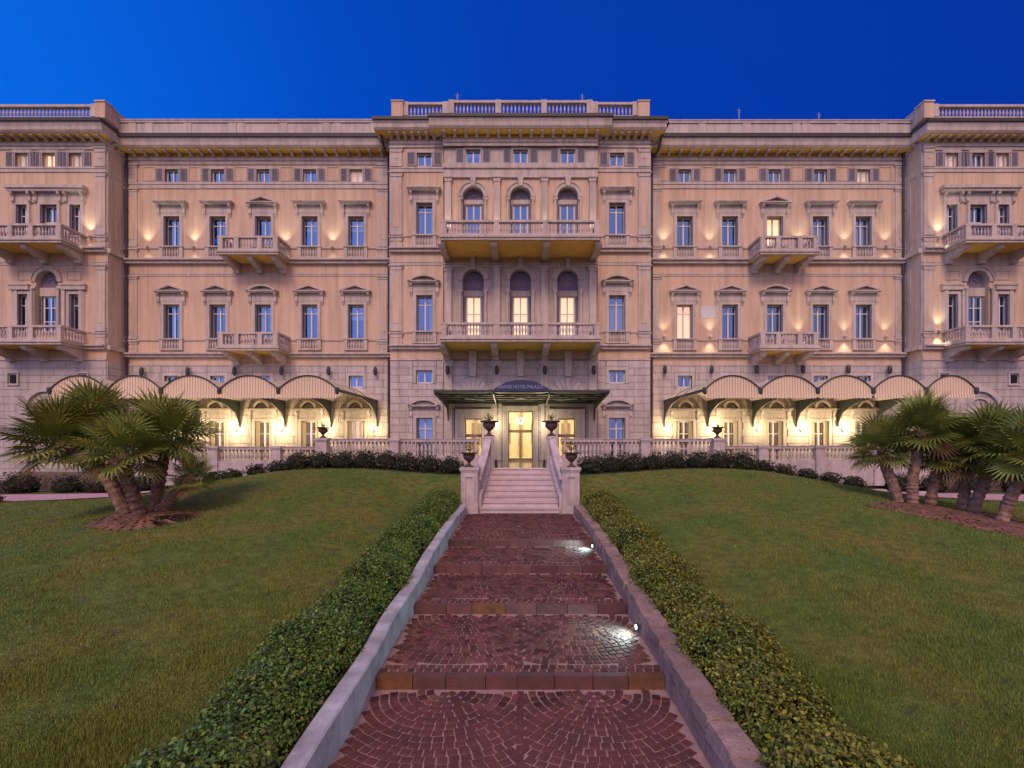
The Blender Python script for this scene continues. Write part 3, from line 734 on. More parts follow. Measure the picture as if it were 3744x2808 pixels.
# arched loggia windows on both main floors
def arch_window(cx, d, ycrown, yspring, yb, r_px, wpx, ytop_win, room, sec, rev=.42, keyh=0, tr=(.62, .3), lun='lunette'):
    xc = W(cx, d); r = r_px*d/F; zs = Z(ycrown, d)-r; z0 = Z(yb, d); z1 = Z(ycrown, d)
    opening(sec, xc-r, xc+r, z0, z1)
    hw = wpx*d/F/2; zt = Z(ytop_win, d); y = d+rev-.1
    fr = MB(); bars(fr, xc-hw, xc+hw, y, y+.07, z0, zt, .06, 1, tr); w = fr.build('arched_window', 'frame', hotel)
    edges = [z0+.07]+[z0+(zt-z0)*t for t in tr]+[zt-.05]
    for (a, b) in ((xc-hw+.05, xc-.02), (xc+.02, xc+hw-.05)):
        for j in range(len(edges)-1): MB().add([(a,y+.04,edges[j]),(b,y+.04,edges[j]),(b,y+.04,edges[j+1]),(a,y+.04,edges[j+1])], [(0,1,2,3)]).build('pane', 'clear' if room != 'dark' else 'pane', w)
    MB().box(xc-r, xc+r, y+.5, y+.52, z0, z1).build('dark_backing', 'dark', w)
    if room != 'dark': MB().box(xc-hw+.02, xc+hw-.02, y+.14, y+.15, z0, zt).build('curtain', {'cream': 'litcurtain2', 'lit': 'litcurtain'}[room], w)
    # spandrel filling between the arch and the square opening
    n = 16; v = []; 
    for k in range(n+1):
        a = PI*k/n; v += [(xc+r*math.cos(a), d, zs+r*math.sin(a)), (xc+r*math.cos(a), d, z1+.001)]
    for k in range(n+1):
        a = PI*k/n; v += [(xc+r*math.cos(a), d+rev, zs+r*math.sin(a))]
    f = [(2*k, 2*k+1, 2*k+3, 2*k+2) for k in range(n)]+[(2*k, 2*k+2, 2*(n+1)+k+1, 2*(n+1)+k) for k in range(n)]
    MB().add(v, f).build('spandrel', 'trim', w)
    b = MB(); b.ring(xc, zs, r, r+.20, d-.07, d+.02, n=18); b.ring(xc, zs, r+.20, r+.26, d-.12, d, n=18); b.build('archivolt', 'trim', w)
    # side posts between the window and the arch jambs, impost mouldings
    zi = Z(yspring, d)
    b = MB(); b.box(xc-r-.24, xc-r+.02, d-.10, d+.05, zi-.07, zi+.06); b.box(xc+r-.02, xc+r+.24, d-.10, d+.05, zi-.07, zi+.06)
    b.box(xc-r+.03, xc+r-.03, y-.10, y+.05, zt+.001, zi+.05)
    b.box(xc-r, xc-hw-.001, y, y+.06, z0, zt); b.box(xc+hw+.001, xc+r, y, y+.06, z0, zt); b.build('impost', 'trim', w)
    for s in (-1, 1):
        MB().lathe([(.10,0),(.10,.06),(.075,.09),(.065,(zi-z0)*.9),(.10,(zi-z0)*.95),(.11,zi-z0-.08)], 10, c=(xc+s*(r+.12), d-.13, z0)).build('column', 'trim', w)
        shutter_leaf(w, xc+s*(hw+.03) if s < 0 else xc+hw+.03, y-.05, z0+.02, zt-.02, .26, 0 if s > 0 else PI-.02)
    # fan grille in the lunette
    b = MB(); zc = max(zs, zi+.06); b.ring(xc, zc, r*.30, r*.34, y-.02, y+.02, n=10)
    b.ring(xc, zc, r*.66, r*.69, y-.02, y+.02, n=12)
    for k in range(1, 8):
        a = PI*k/8; b.tube([(xc+r*.3*math.cos(a), y, zc+r*.3*math.sin(a)), (xc+r*.97*math.cos(a), y, min(z1-.03, zc+r*.97*math.sin(a)))], .013, 4)
    b.build('fan_grille', 'shutter', w)
    v = [(xc, y+.05, zi+.05)]; k = 16
    pts = [(xc+r*math.cos(PI*i/k), zs+r*math.sin(PI*i/k)) for i in range(k+1)]
    pts = [(xc+r, zi+.05)]+pts+[(xc-r, zi+.05)]
    MB().add([(p[0], y+.05, p[1]) for p in pts], [tuple(range(len(pts)))]).build('lunette_panel', lun, w)
    if keyh:
        kz = Z(keyh, d); b = MB(); b.prism_y([(xc-.11, z1-.04), (xc+.11, z1-.04), (xc+.16, kz), (xc-.16, kz)], d-.22, d); b.build('keystone', 'trim', w)
    return w
DW = DC+.14
for cx in CB:
    arch_window(cx, DW, 682, 727, 866, 38, 54, 740, 'dark', 'C', keyh=652, tr=(.52,), lun='lunette2')
    arch_window(cx, DW, 985, 1062, 1248, 39, 54, 1079, 'cream', 'C', keyh=906)

# ---- end wings
def endwing(side, xc_px, room_at):
    sec = 'E'+side; s = -1 if side == 'L' else 1
    offs = [-99, 0, 98] if side == 'L' else [-97, 0, 88]
    for i, o_ in enumerate(offs): window(sec, xc_px+o_, DS, 560, 612, 48, shut='out', rev=.28, trans=(), room=room_at[i])
    for i, o_ in enumerate([-99, 0, 97] if s < 0 else [-97, 0, 92]):
        wd = 62 if i == 1 else 40
        window(sec, xc_px+o_, DS, 749, 868, wd, room='dark' if i == 1 else 'curtain' if i == 2 and s < 0 else 'dark', rev=.36, surround=True, trans=(.5,) if i == 1 else (.7,))
        if i != 1: window(sec, xc_px+o_, DS, 1076, 1212, 44, rev=.36, trans=(.72,), room='dark')
    arch_window(xc_px-(8 if s < 0 else 0), DS, 990, 1052, 1212, 40, 56, 1080, 'dark', sec, rev=.36, tr=(.68, .3))
    xa, xb = W(xc_px-138, DS), W(xc_px+138, DS)
    b = MB(); za = Z(706, DS)
    b.box(xa, xb, DS-.28, DS, za, za+.14); b.box(xa-.07, xb+.07, DS-.36, DS, za+.14, za+.30); b.box(xa+.05, xb-.05, DS-.05, DS, za-.55, za)
    b.build('window_hood', 'trim', hotel)
    for k in (-126, -66, -44, 44, 66, 126):
        x = W(xc_px+k, DS); MB().prism_x([(DS-.05, za), (DS-.26, za), (DS-.24, za-.12), (DS-.12, za-.26), (DS-.15, za-.5), (DS-.05, za-.62)], x-.07, x+.07).build('console', 'trim', hotel)
    b = MB(); zc = Z(1056, DS); xm = W(xc_px-(8 if s < 0 else 0), DS)
    for (p, q) in ((xa, xm-.92), (xm+.92, xb)):
        b.box(p, q, DS-.16, DS, zc-.08, zc+.16); b.box(p-.02, q+.02, DS-.21, DS, zc+.16, zc+.24)
    b.build('entablature', 'trim', hotel)
    for k in (-118, -55, 55, 118):
        if s > 0 or True:
            x = W(xc_px+k, DS); MB().box(x-.10, x+.10, DS-.10, DS, Z(1212, DS), zc-.081).build('pilaster', 'trim', hotel)
    for k in (-90, 90):       # recessed plaster panels above the side lights
        x = W(xc_px+k, DS); b = MB()
        b.box(x-.42, x-.36, DS-.04, DS, zc+.5, zc+1.05); b.box(x+.36, x+.42, DS-.04, DS, zc+.5, zc+1.05); b.box(x-.36, x+.36, DS-.04, DS, zc+.5, zc+.56); b.box(x-.36, x+.36, DS-.04, DS, zc+.99, zc+1.05)
        b.build('panel_frame', 'trim', hotel)
    # ground floor blind arch with window
    r = 74*DS/F; zs = Z(1500, DS); b = MB(); b.ring(xm, zs, r-.10, r, DS-.18, DS-.05, n=22); b.ring(xm, zs, r, r+.22, DS-.12, DS-.05, n=22); b.ring(xm, zs, r*.55, r*.62, DS-.14, DS-.05, n=18)
    b.box(xm-r-.3, xm+r+.3, DS-.16, DS-.05, zs-.16, zs-.001); b.build('blind_arch', 'ashlar', hotel)
    for k in (-128, 128):
        x = W(xc_px+k, DS); q = MB(); z = Z(1410, DS); q.box(x-.34, x+.34, DS-.12, DS-.04, z, z+.07); q.box(x-.34, x+.34, DS-.12, DS-.04, z+.68, z+.75); q.box(x-.34, x-.26, DS-.12, DS-.04, z+.07, z+.68); q.box(x+.26, x+.34, DS-.12, DS-.04, z+.07, z+.68)
        q.build('panel_frame', 'ashlar', hotel)
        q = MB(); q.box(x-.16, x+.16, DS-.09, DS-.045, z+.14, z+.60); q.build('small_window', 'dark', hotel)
endwing('L', 180, ('dim', 'cream', 'dim')); endwing('R', 3575, ('dim', 'curtain', 'dim'))

# ---- balconies
def balcony(xa, xb, d, yf, zr, zs0, zbr, nb, posts, label=None, bw=.26, bset=None, proj_full=False, bdepth=None):
    """xa,xb world x; d wall plane; yf front plane; zr rail top; zs0 slab underside; zbr bracket foot"""
    s = MB(); s.box(xa, xb, yf, d, zs0, zs0+.12); s.box(xa-.06, xb+.06, yf-.06, d, zs0+.12, zs0+.22); s.box(xa+.03, xb-.03, yf+.03, d, zs0+.22, zs0+.34)
    o = s.build('balcony', 'trim', hotel)
    MB().box(xa+.12, xb-.12, yf+.12, d-.002, zs0-.012, zs0-.001).build('soffit', 'ochre', o)
    t = .16; z0 = zs0+.34; r = MB()
    r.box(xa, xb, yf+.02, yf+.02+t+.06, zr-.11, zr); r.box(xa, xa+t+.06, yf+.02+t+.06, d, zr-.11, zr); r.box(xb-t-.06, xb, yf+.02+t+.06, d, zr-.11, zr); r.build('handrail', 'trim', o)
    for i, px in enumerate(posts):
        MB().box(px-.13, px+.13, yf+.03, yf+.25, z0, zr-.111).build('post', 'trim', o)
    for i in range(len(posts)-1):
        a, b = posts[i]+.15, posts[i+1]-.15
        n = max(1, int((b-a)/.155))
        for k in range(n):
            x = a+(b-a)*(k+.5)/n; link('baluster', BALUSTER, o, (x, yf+.14, z0), scale=(.85, .85, (zr-.111-z0)/.70))
    for x in (xa+.12, xb-.12):
        n = max(1, int((d-yf-.5)/.155))
        for k in range(n):
            link('baluster', BALUSTER, o, (x, yf+.34+(d-yf-.42)*(k+.5)/n, z0), scale=(.85, .85, (zr-.111-z0)/.70))
    bh = zs0-zbr
    for x in (bset or [xa+(xb-xa)*(k+.5)/nb for k in range(nb)]):
        yy = yf+.18
        MB().prism_x([(d, zs0-.013), (yy, zs0-.013), (yy, zs0-.14), (yy+.10, zs0-.24), (yy+.35, zs0-.26), ((yy+d)/2, zs0-.30-bh*.15), (d-.30, zs0-bh*.72), (d-.28, zbr+.02), (d, zbr)], x-bw/2, x+bw/2).build('bracket', 'trim', o)
    return o
# centre: two long balconies
yb_ = 24.45
for (yr, yu, ybr) in ((803, 876, 958), (1178, 1249, 1320)):
    xa, xb = W(1611, yb_), W(2195, yb_)
    balcony(xa, xb, DW, yb_, Z(yr, yb_), Z(yu, yb_), Z(ybr, DW), 4, [xa+.17, W(1815, yb_), W(1995, yb_), xb-.17], bset=[W(p, DC) for p in (1636, 1813, 1991, 2168)], bw=.34)
# recessed fronts
for cxw, wd in ((-15.18, 3.4), (15.0, 3.3)):
    yf = DR-1.5
    for (yr, yu, ybr) in ((861, 929, 1004), (1213, 1281, 1338)):
        xa, xb = cxw-wd/2, cxw+wd/2
        balcony(xa, xb, DR, yf, Z(yr, yf), Z(yu, yf), Z(ybr, DR), 3, [xa+.17, xa+1.05, xb-1.05, xb-.17], bset=[xa+.35, cxw, xb-.35], bw=.30)
# end wings
for cxw, xin in ((W(172, DS), W(222, 25.5)), (W(3578, DS), W(3532, 25.5))):
    hw = abs(xin-cxw); yf = 25.5
    for (yr, yu, ybr) in ((816, 886, 968), (1188, 1259, 1325)):
        xa, xb = cxw-hw, cxw+hw
        balcony(xa, xb, DS, yf, Z(yr, yf), Z(yu, yf), Z(ybr, DS), 3, [xa+.17, cxw-.55, cxw+.55, xb-.17], bset=[xa+.3, cxw, xb-.3], bw=.30)

# ---- bands, cornices, parapets, pilasters
MOD = MB().prism_x([(0, 0), (-.60, 0), (-.60, -.13), (-.50, -.20), (-.30, -.16), (-.14, -.34), (0, -.42)], -.085, .085).mesh('modillion', 'trim')
def band(x0, x1, d, ya, yb2, p, name='string_course', m='trim', y_in=0):
    b = MB(); z0, z1 = Z(yb2, d), Z(ya, d); h = z1-z0
    if h > .14: b.box(x0, x1, d-p, d+y_in, z1-h*.35, z1); b.box(x0, x1, d-p*.6, d+y_in, z0, z1-h*.35-.0)
    else: b.box(x0, x1, d-p, d+y_in, z0, z1)
    return b.build(name, m, hotel)
def cornice(x0, x1, d, yg0, yg1, yf1, ym1, oh, sL, sR, ncount, back=2.0, retL=False, retR=False):
    """gutter yg0..yg1 and fascia ..yf1 are measured on the front edge, ym1 the foot of the modillions on the wall."""
    fd = d-oh; zg0, zg1, zf = Z(yg0, fd), Z(yg1, fd), Z(yf1, fd); zm = Z(ym1, d)
    xl, xr = x0-sL, x1+sR
    b = MB(); b.prism_x([(fd+.02, zf+.10), (fd+.10, zf), (d, zf), (d, zg1), (fd-.06, zg1), (fd-.05, zg1-.08), (fd+.0, zf+.28)], xl, xr)
    if sL: b.box(xl, x0, d, d+back, zf, zg1)
    if sR: b.box(x1, xr, d, d+back, zf, zg1)
    c = b.build('cornice', 'trim', hotel)
    b = MB(); b.box(xl-.05, xr+.05, fd-.14, fd+.05, zg1+.001, zg0)
    if sL: b.box(xl-.05, xl+.1, fd+.05, d+back, zg1+.001, zg0)
    if sR: b.box(xr-.1, xr+.05, fd+.05, d+back, zg1+.001, zg0)
    b.build('gutter', 'gutter', c)
    b = MB(); b.box(xl+.08, xr-.08, fd+.12, d-.001, zf-.012, zf-.001); b.build('soffit', 'ochre', c)
    b = MB(); b.box(x0, x1, d-.12, d, zm-.16, zm-.001); b.box(x0, x1, d-.06, d, zm-.34, zm-.161); b.build('bed_moulding', 'trim', c)
    b = MB(); b.box(x0, x1, d-.03, d-.002, zm, zf-.013); b.build('ochre_panel', 'ochre', c)
    sc = (zf-.013-zm)/.42; ys = (oh-.20)/.60
    for i in range(ncount):
        x = x0+.10+(x1-x0-.20)*(i/(ncount-1)); link('modillion', MOD, c, (x, d-.03, zf-.013), scale=(1, ys, sc))
    if retL or retR:
        xx = x0 if retL else x1; sg = -1 if retL else 1
        for k in range(3): link('modillion', MOD, c, (xx, d+.35+k*.6, zf-.013), rot=(0, 0, (PI/2 if retR else -PI/2)), scale=(1, .45, sc))
    b = MB(); b.box(x0, x1, d, d+.3, zf, zg0-.02); b.box(xl+.1, xr-.1, fd+.06, d+12, zg0-.06, zg0-.005); b.build('roof_edge', 'metalroof', c)
    return zg0
XL0, XR0 = W(1427, DS), W(2377, DS); XC0, XC1 = W(1620, DC), W(2186, DC)
XEL0, XEL1 = 2*W(180, DS)-W(390, DS), W(390, DS); XER0, XER1 = W(3373, DS), 2*W(3575, DS)-W(3373, DS)
cornice(XL0, XC0-.001, DS, 430, 441, 470, 519, .72, .72, 0, 8, retL=True)
cornice(XC1+.001, XR0, DS, 430, 441, 470, 519, .72, 0, .72, 8, retR=True)
cornice(XC0, XC1, DC, 419, 430, 463, 512, .72, .66, .66, 15, back=.3)
cornice(XEL1+.0, XL0, DR, 491, 504, 535, 580, .75, 0, 0, 25)
cornice(XR0, XER0, DR, 491, 504, 535, 580, .75, 0, 0, 25)
cornice(XEL0, XEL1, DS, 434, 446, 479, 526, .72, .3, .34, 13, retR=True)
cornice(XER0, XER1, DS, 436, 448, 481, 528, .72, .34, .3, 13, retL=True)
def parapet(x0, x1, d, yt, yb2, solid=True, posts=(), name='parapet', w0=.45):
    z0, z1 = Z(yb2, d), Z(yt, d)
    if solid:
        b = MB(); b.box(x0, x1, d, d+.25, z0, z1-.18); b.box(x0, x1, d-.06, d+.31, z1-.18, z1-.06); b.box(x0, x1, d-.09, d+.34, z1-.06, z1)
        o = b.build(name, 'trim', hotel)
        for p in posts:
            MB().box(p-.22, p+.22, d-.035, d, z0, z1-.19).build('pier_panel', 'trim', o)
    else:
        b = MB(); b.box(x0, x1, d, d+.26, z0, z0+.16); o = b.build(name, 'trim', hotel)
        MB().box(x0, x1, d-.02, d+.28, z1-.13, z1).build('handrail', 'trim', o)
        ps = [x0+.15]+list(posts)+[x1-.15]
        for p in ps: MB().box(p-.16, p+.16, d-.03, d+.29, z0+.161, z1+.03).build('pier', 'trim', o)
        for i in range(len(ps)-1):
            a, b_ = ps[i]+.19, ps[i+1]-.19; n = max(1, int((b_-a)/.20))
            for k in range(n): link('baluster', BALUSTER, o, (a+(b_-a)*(k+.5)/n, d+.13, z0+.16), scale=(1.0, 1.0, (z1-.13-z0-.16)/.70))
        return o
    return o
parapet(XEL1-.2, XL0+.4, DR-.3, 438, 492, True, [W(p, DR) for p in (500, 560, 700, 862, 893, 1045, 1200, 1240, 1370)])
parapet(XR0-.4, XER0+.2, DR-.3, 440, 492, True, [W(p, DR) for p in (2560, 2720, 2900, 2935, 3060, 3215)])
# centre roof balustrade with big corner piers
parapet(W(1640, DC), W(2165, DC), DC-.05, 367, 424, False, [W(1822, DC), W(1989, DC)])
parapet(W(1470, DS), W(1640, DS)-.05, DS+.15, 374, 432, False); parapet(W(2165, DS)+.05, W(2336, DS), DS+.15, 374, 432, False)
for p in (1452, 2354):
    b = MB(); x = W(p, DS); b.box(x-.32, x+.32, DS-.02, DS+.62, Z(432, DS), Z(371, DS)); b.box(x-.36, x+.36, DS-.06, DS+.66, Z(371, DS), Z(367, DS)); b.build('corner_pier', 'plaster', hotel)
# end wing roof balustrades with returns
for (x0, x1, xi, sg) in ((XEL0, XEL1, XEL1, -1), (XER0, XER1, XER0, 1)):
    a, b_ = (x0, xi-.5) if sg < 0 else (xi+.5, x1)
    parapet(a, b_, DS-.1, 382, 436, False, [])
    x = xi+sg*.24; b = MB(); b.box(x-.27, x+.27, DS-.15, DS+.5, Z(436, DS), Z(379, DS)); b.box(x-.31, x+.31, DS-.2, DS+.5, Z(379, DS), Z(374, DS)); b.build('corner_pier', 'plaster', hotel)
    b = MB(); b.box(x-.14, x+.2*1, DS+.5, DR+.1, Z(436, DS), Z(380, DS)); b.box(x-.18, x+.24, DS+.5, DR+.1, Z(380, DS), Z(376, DS)); b.build('parapet', 'trim', hotel)
# bands
def bands_recess(x0, x1):
    band(x0, x1, DR, 596, 603, .05); band(x0, x1, DR, 668, 690, .08); band(x0, x1, DR, 904, 910, .06)
    band(x0, x1, DR, 950, 966, .32, 'belt_cornice'); band(x0, x1, DR, 1000, 1010, .05)
    band(x0, x1, DR, 1241, 1246, .06); band(x0, x1, DR, 1292, 1307, .32, 'belt_cornice')
bands_recess(XEL1, XL0); bands_recess(XR0, XER0)
for (x0, x1) in ((XL0, XC0), (XC1, XR0), (XEL0, XEL1), (XER0, XER1)):
    band(x0, x1, DS, 534, 541, .05); band(x0, x1, DS, 612, 630, .08); band(x0, x1, DS, 861, 866, .05)
    band(x0, x1, DS, 907, 924, .30, 'belt_cornice'); band(x0, x1, DS, 956, 970, .05); band(x0, x1, DS, 1212, 1217, .05); band(x0, x1, DS, 1262, 1278, .30, 'belt_cornice')
    band(x0, x1, DS, 1311, 1318, .06)
band(XC0, XC1, DW, 603, 652, .20, 'entablature'); band(XC0, XC1, DW, 524, 534, .16)
band(XC0, XC1, DW, 962, 978, .08)
# belts return along the sides of the end wings
for xi, sg in ((XEL1, 1), (XER0, -1)):
    for (ya, yb2, p) in ((907, 924, .3), (1262, 1278, .3), (612, 630, .08), (861, 866, .05), (534, 541, .05)):
        MB().box(xi, xi+sg*p*.7, DS, DR-.01, Z(yb2, DS), Z(ya, DS)).build('string_course', 'trim', hotel)
# wooden-grey framed panels on the attic storey between windows
def pilaster(xa, xb, d, ya, yb2, p=.08, cap=.28):
    b = MB(); z0, z1 = Z(yb2, d), Z(ya, d); b.box(xa, xb, d-p, d, z0+.2, z1-cap); b.box(xa-.03, xb+.03, d-p-.04, d, z0, z0+.2)
    o = b.build('pilaster', 'trim', hotel)
    c = MB(); c.prism_y([(xa, z1-cap+.001), (xb, z1-cap+.001), (xb+.07, z1-.07), (xa-.07, z1-.07)], d-p-.03, d); c.box(xa-.09, xb+.09, d-p-.08, d, z1-.07, z1); c.build('capital', 'trim', o)
    if xb-xa > .5:
        c = MB(); c.box(xa+.16, xb-.16, d-p-.015, d-p, z0+.45, z1-cap-.3); c.build('inset_panel', 'plaster', o)
    return o
for (xa, xb) in ((1429, 1470), (2334, 2375)):
    for (ya, yb2) in ((541, 612), (630, 861), (866, 905), (970, 1212), (1217, 1262)): pilaster(W(xa, DS), W(xb, DS), DS, ya, yb2)
for (xa, xb) in ((352, 388), (3375, 3411)):
    for (ya, yb2) in ((541, 612), (630, 861), (866, 907), (970, 1212), (1217, 1262)): pilaster(W(xa, DS), W(xb, DS), DS, ya, yb2)
for (xa, xb) in ((462, 503), (1385, 1424), (2384, 2412), (3272, 3308)):
    for (ya, yb2) in ((603, 668), (690, 904), (910, 950), (1010, 1241), (1246, 1292)): pilaster(W(xa, DR), W(xb, DR), DR, ya, yb2, .05, .2)
for (xa, xb) in ((1628, 1650), (1806, 1828), (1980, 2002), (2156, 2178)):
    pilaster(W(xa, DC), W(xb, DC), DW, 652, 866, .20); pilaster(W(xa-1, DC), W(xb+1, DC), DW, 978, 1248, .20)
    pilaster(W(xa-3, DC), W(xb+3, DC), DW, 1320, 1684, .12, .3)
# attic framed panels
for sec_c, d, (ya, yb2) in ((LW, DR, (610, 662)), (RW, DR, (610, 662))):
    for a, b_ in zip([sec_c[0]-166]+sec_c, sec_c+[sec_c[-1]+160]):
        mid = (a+b_)/2; x = W(mid, d); 
        if x < XEL1+.5 or x > XER0-.5 or XL0-.2 < x < XR0+.2: continue
        f = MB(); hw = .32; z0, z1 = Z(yb2, d), Z(ya, d)
        f.box(x-hw-.05, x-hw, d-.03, d, z0, z1); f.box(x+hw, x+hw+.05, d-.03, d, z0, z1); f.box(x-hw, x+hw, d-.03, d, z0, z0+.05); f.box(x-hw, x+hw, d-.03, d, z1-.05, z1)
        f.build('attic_panel', 'trim', hotel)

# ---- walls
def walls(sec, x0, x1, d, rev, ybt, zbot, ztop, up='plaster'):
    ops = SEC.get(sec, []); zc = Z(ybt, d)
    wall_mesh(x0, x1, zc, ztop, d, rev, ops, 'upper_wall', up)
    wall_mesh(x0, x1, zbot, zc, d, rev, ops, 'ground_floor_wall', 'joint')
ZTOPR, ZTOPS = Z(533, DR), Z(468, DS)
walls('RL', XEL1, XL0+.3, DR, .40, 1334, H-2.4, ZTOPR); walls('RR', XR0-.3, XER0, DR, .40, 1334, H-2.4, ZTOPR)
walls('CSL', XL0, XC0, DS, .40, 1314, H-2.4, ZTOPS); walls('CSR', XC1, XR0, DS, .40, 1314, H-2.4, ZTOPS)
walls('EL', XEL0, XEL1, DS, .36, 1314, H-2.6, ZTOPS); walls('ER', XER0, XER1, DS, .36, 1314, H-2.6, ZTOPS)
# the entrance openings
DOOR = (W(1857, DW), W(1949, DW)); LO = (W(1699, DW), W(1762, DW)); RO = (W(2041, DW), W(2104, DW))
opening('C', DOOR[0], DOOR[1], ZT, Z(1503, DW)); opening('C', LO[0], LO[1], ZT, Z(1530, DW)); opening('C', RO[0], RO[1], ZT, Z(1530, DW))
for (za_, zb_, m_) in ((H-2.4, Z(1312, DW), 'joint'), (Z(1312, DW), Z(1272, DW), 'plaster'), (Z(1272, DW), Z(962, DW), 'trim'), (Z(962, DW), Z(640, DW), 'plaster'), (Z(640, DW), Z(460, DC), 'trim')):
    wall_mesh(XC0, XC1, za_, zb_, DW, .42, SEC['C'], 'ground_floor_wall' if m_ == 'joint' else 'upper_wall', m_)
for cx in CB:      # keystone strips and fan voussoirs over the ground floor openings
    x = W(cx, DW); b = MB(); b.prism_y([(x-.17, Z(1378, DW)), (x+.17, Z(1378, DW)), (x+.24, Z(1284, DW)), (x-.24, Z(1284, DW))], DW-.30, DW-.05); b.build('keystone', 'trim', hotel)
    zc = Z(1455, DW)
    for k in range(7):
        a0 = PI*(.14+.72*k/7)+.012; a1 = PI*(.14+.72*(k+1)/7)-.012; ro = 1.05+.12*(1-abs(k-3)/3)
        MB().prism_y([(x+.45*math.cos(a0), zc+.45*math.sin(a0)), (x+ro*math.cos(a0), zc+ro*math.sin(a0)), (x+ro*math.cos(a1), zc+ro*math.sin(a1)), (x+.45*math.cos(a1), zc+.45*math.sin(a1))], DW-.17, DW-.04).build('voussoir', 'ashlar', hotel)
b = MB()   # side cheeks where planes step
for x in (XC0, XC1): b.add([(x,DC,H-2),(x,DS+.3,H-2),(x,DS+.3,Z(463,DC)),(x,DC,Z(463,DC))], [(0,1,2,3)])
b.build('projection_side_wall', 'trim', hotel)
for x in (XL0, XR0, XEL1, XER0):
    zt = ZTOPS
    MB().add([(x,DS,H-2.6),(x,DR+.5,H-2.6),(x,DR+.5,zt),(x,DS,zt)], [(0,1,2,3)]).build('side_wall', 'plaster', hotel)
    b = MB(); sg = 1 if x in (XEL1, XR0) else -1
    b.box(x, x+sg*.05, DS+.02, DS+.45, Z(1278, DS), zt-.5); b.box(x, x+sg*.05, DR-.4, DR-.02, Z(1278, DS), zt-.5); b.build('side_pilaster', 'trim', hotel)
for x in (XEL0, XER1): MB().add([(x,DS,H-2.6),(x,DS+14,H-2.6),(x,DS+14,ZTOPS),(x,DS,ZTOPS)], [(0,1,2,3)]).build('side_wall', 'plaster', hotel)
b = MB(); b.box(XEL0, XER1, DR+14, DR+14.3, H-2.6, Z(533, DR)); b.build('rear_wall', 'plaster', hotel)
b = MB(); b.box(XEL0+.1, XER1-.1, DR+.2, DR+14, Z(505, DR), Z(500, DR)); b.build('roof', 'metalroof', hotel)
# ---- ground floor ashlar blocks
blocks = []
def ashlar(sec, x0, x1, d, z0, z1, extra=(), ch=.40, bl=1.05, p=.045):
    ops = [(o[0]-.20, o[1]+.20, o[2]-.02, o[3]+.20) for o in SEC.get(sec, []) if o[2] < z1]+list(extra)
    n = max(1, round((z1-z0)/ch)); ch = (z1-z0)/n
    for j in range(n):
        za, zb2 = z0+j*ch, z0+(j+1)*ch; x = x0-(bl/2 if j % 2 else 0)
        iv = [(o[0], o[1]) for o in ops if o[2] < zb2-.03 and o[3] > za+.03]
        while x < x1-.01:
            a, b_ = max(x, x0), min(x+bl, x1); segs = [(a, b_)]
            for (p0, p1) in iv:
                ns = []
                for (u, v) in segs:
                    if p1 <= u or p0 >= v: ns.append((u, v)); continue
                    if p0 > u: ns.append((u, p0))
                    if p1 < v: ns.append((p1, v))
                segs = ns
            for o in ops:       # what is left of this block above or below an opening
                u, v = max(a, o[0]), min(b_, o[1])
                if v-u < .08: continue
                for (lo, hi) in ((za, min(zb2, o[2])), (max(za, o[3]), zb2)):
                    if .05 < hi-lo < zb2-za-.02: blocks.append((u+.009, v-.009, d, lo+.011, hi-.011, .032))
            for (u, v) in segs:
                if v-u > .08: blocks.append((u+.009, v-.009, d, za+.011, zb2-.011, p+random.uniform(-.004, .004)))
            x += bl
ashlar('CSL', XL0, XC0, DS, ZT, Z(1320, DS)); ashlar('CSR', XC1, XR0, DS, ZT, Z(1320, DS))
ashlar('C', XC0, XC1, DW, ZT, Z(1320, DW), extra=[(W(1661, DW), W(1795, DW), ZT, Z(1478, DW)), (W(2010, DW), W(2143, DW), ZT, Z(1478, DW)), (W(1836, DW), W(1970, DW), ZT, Z(1478, DW))])
ashlar('RL', XEL1, XL0, DR, ZT2, Z(1338, DR)); ashlar('RR', XR0, XER0, DR, ZT2, Z(1338, DR))
ashlar('EL', XEL0, XEL1, DS, H-2.4, Z(1320, DS), bl=1.4); ashlar('ER', XER0, XER1, DS, H-2.4, Z(1320, DS), bl=1.4)
blocks.sort(key=lambda q: abs((q[0]+q[1])/2))
rest = MB()
for i, (u, v, d, za, zb2, p) in enumerate(blocks):
    if i < 300: MB().box(u, v, d-p, d-.001, za, zb2).build('stone_block', 'ashlar', hotel)
    else: rest.box(u, v, d-p, d-.001, za, zb2)
rest.build('stone_blocks', 'ashlar', hotel, kind='stuff')
for x0, x1, d, y in ((XEL1, XL0, DR, 1334), (XR0, XER0, DR, 1334)): band(x0, x1, d, y-3, y+4, .07)

# side faces of end wings, stone at ground floor
for x, sg in ((XEL1, 1), (XER0, -1)):
    r = MB(); z = H-2.3
    while z < Z(1330, DS): r.box(x, x+sg*.045, DS, DR, z+.01, z+.385); z += .40
    r.build('side_ashlar', 'ashlar', hotel)

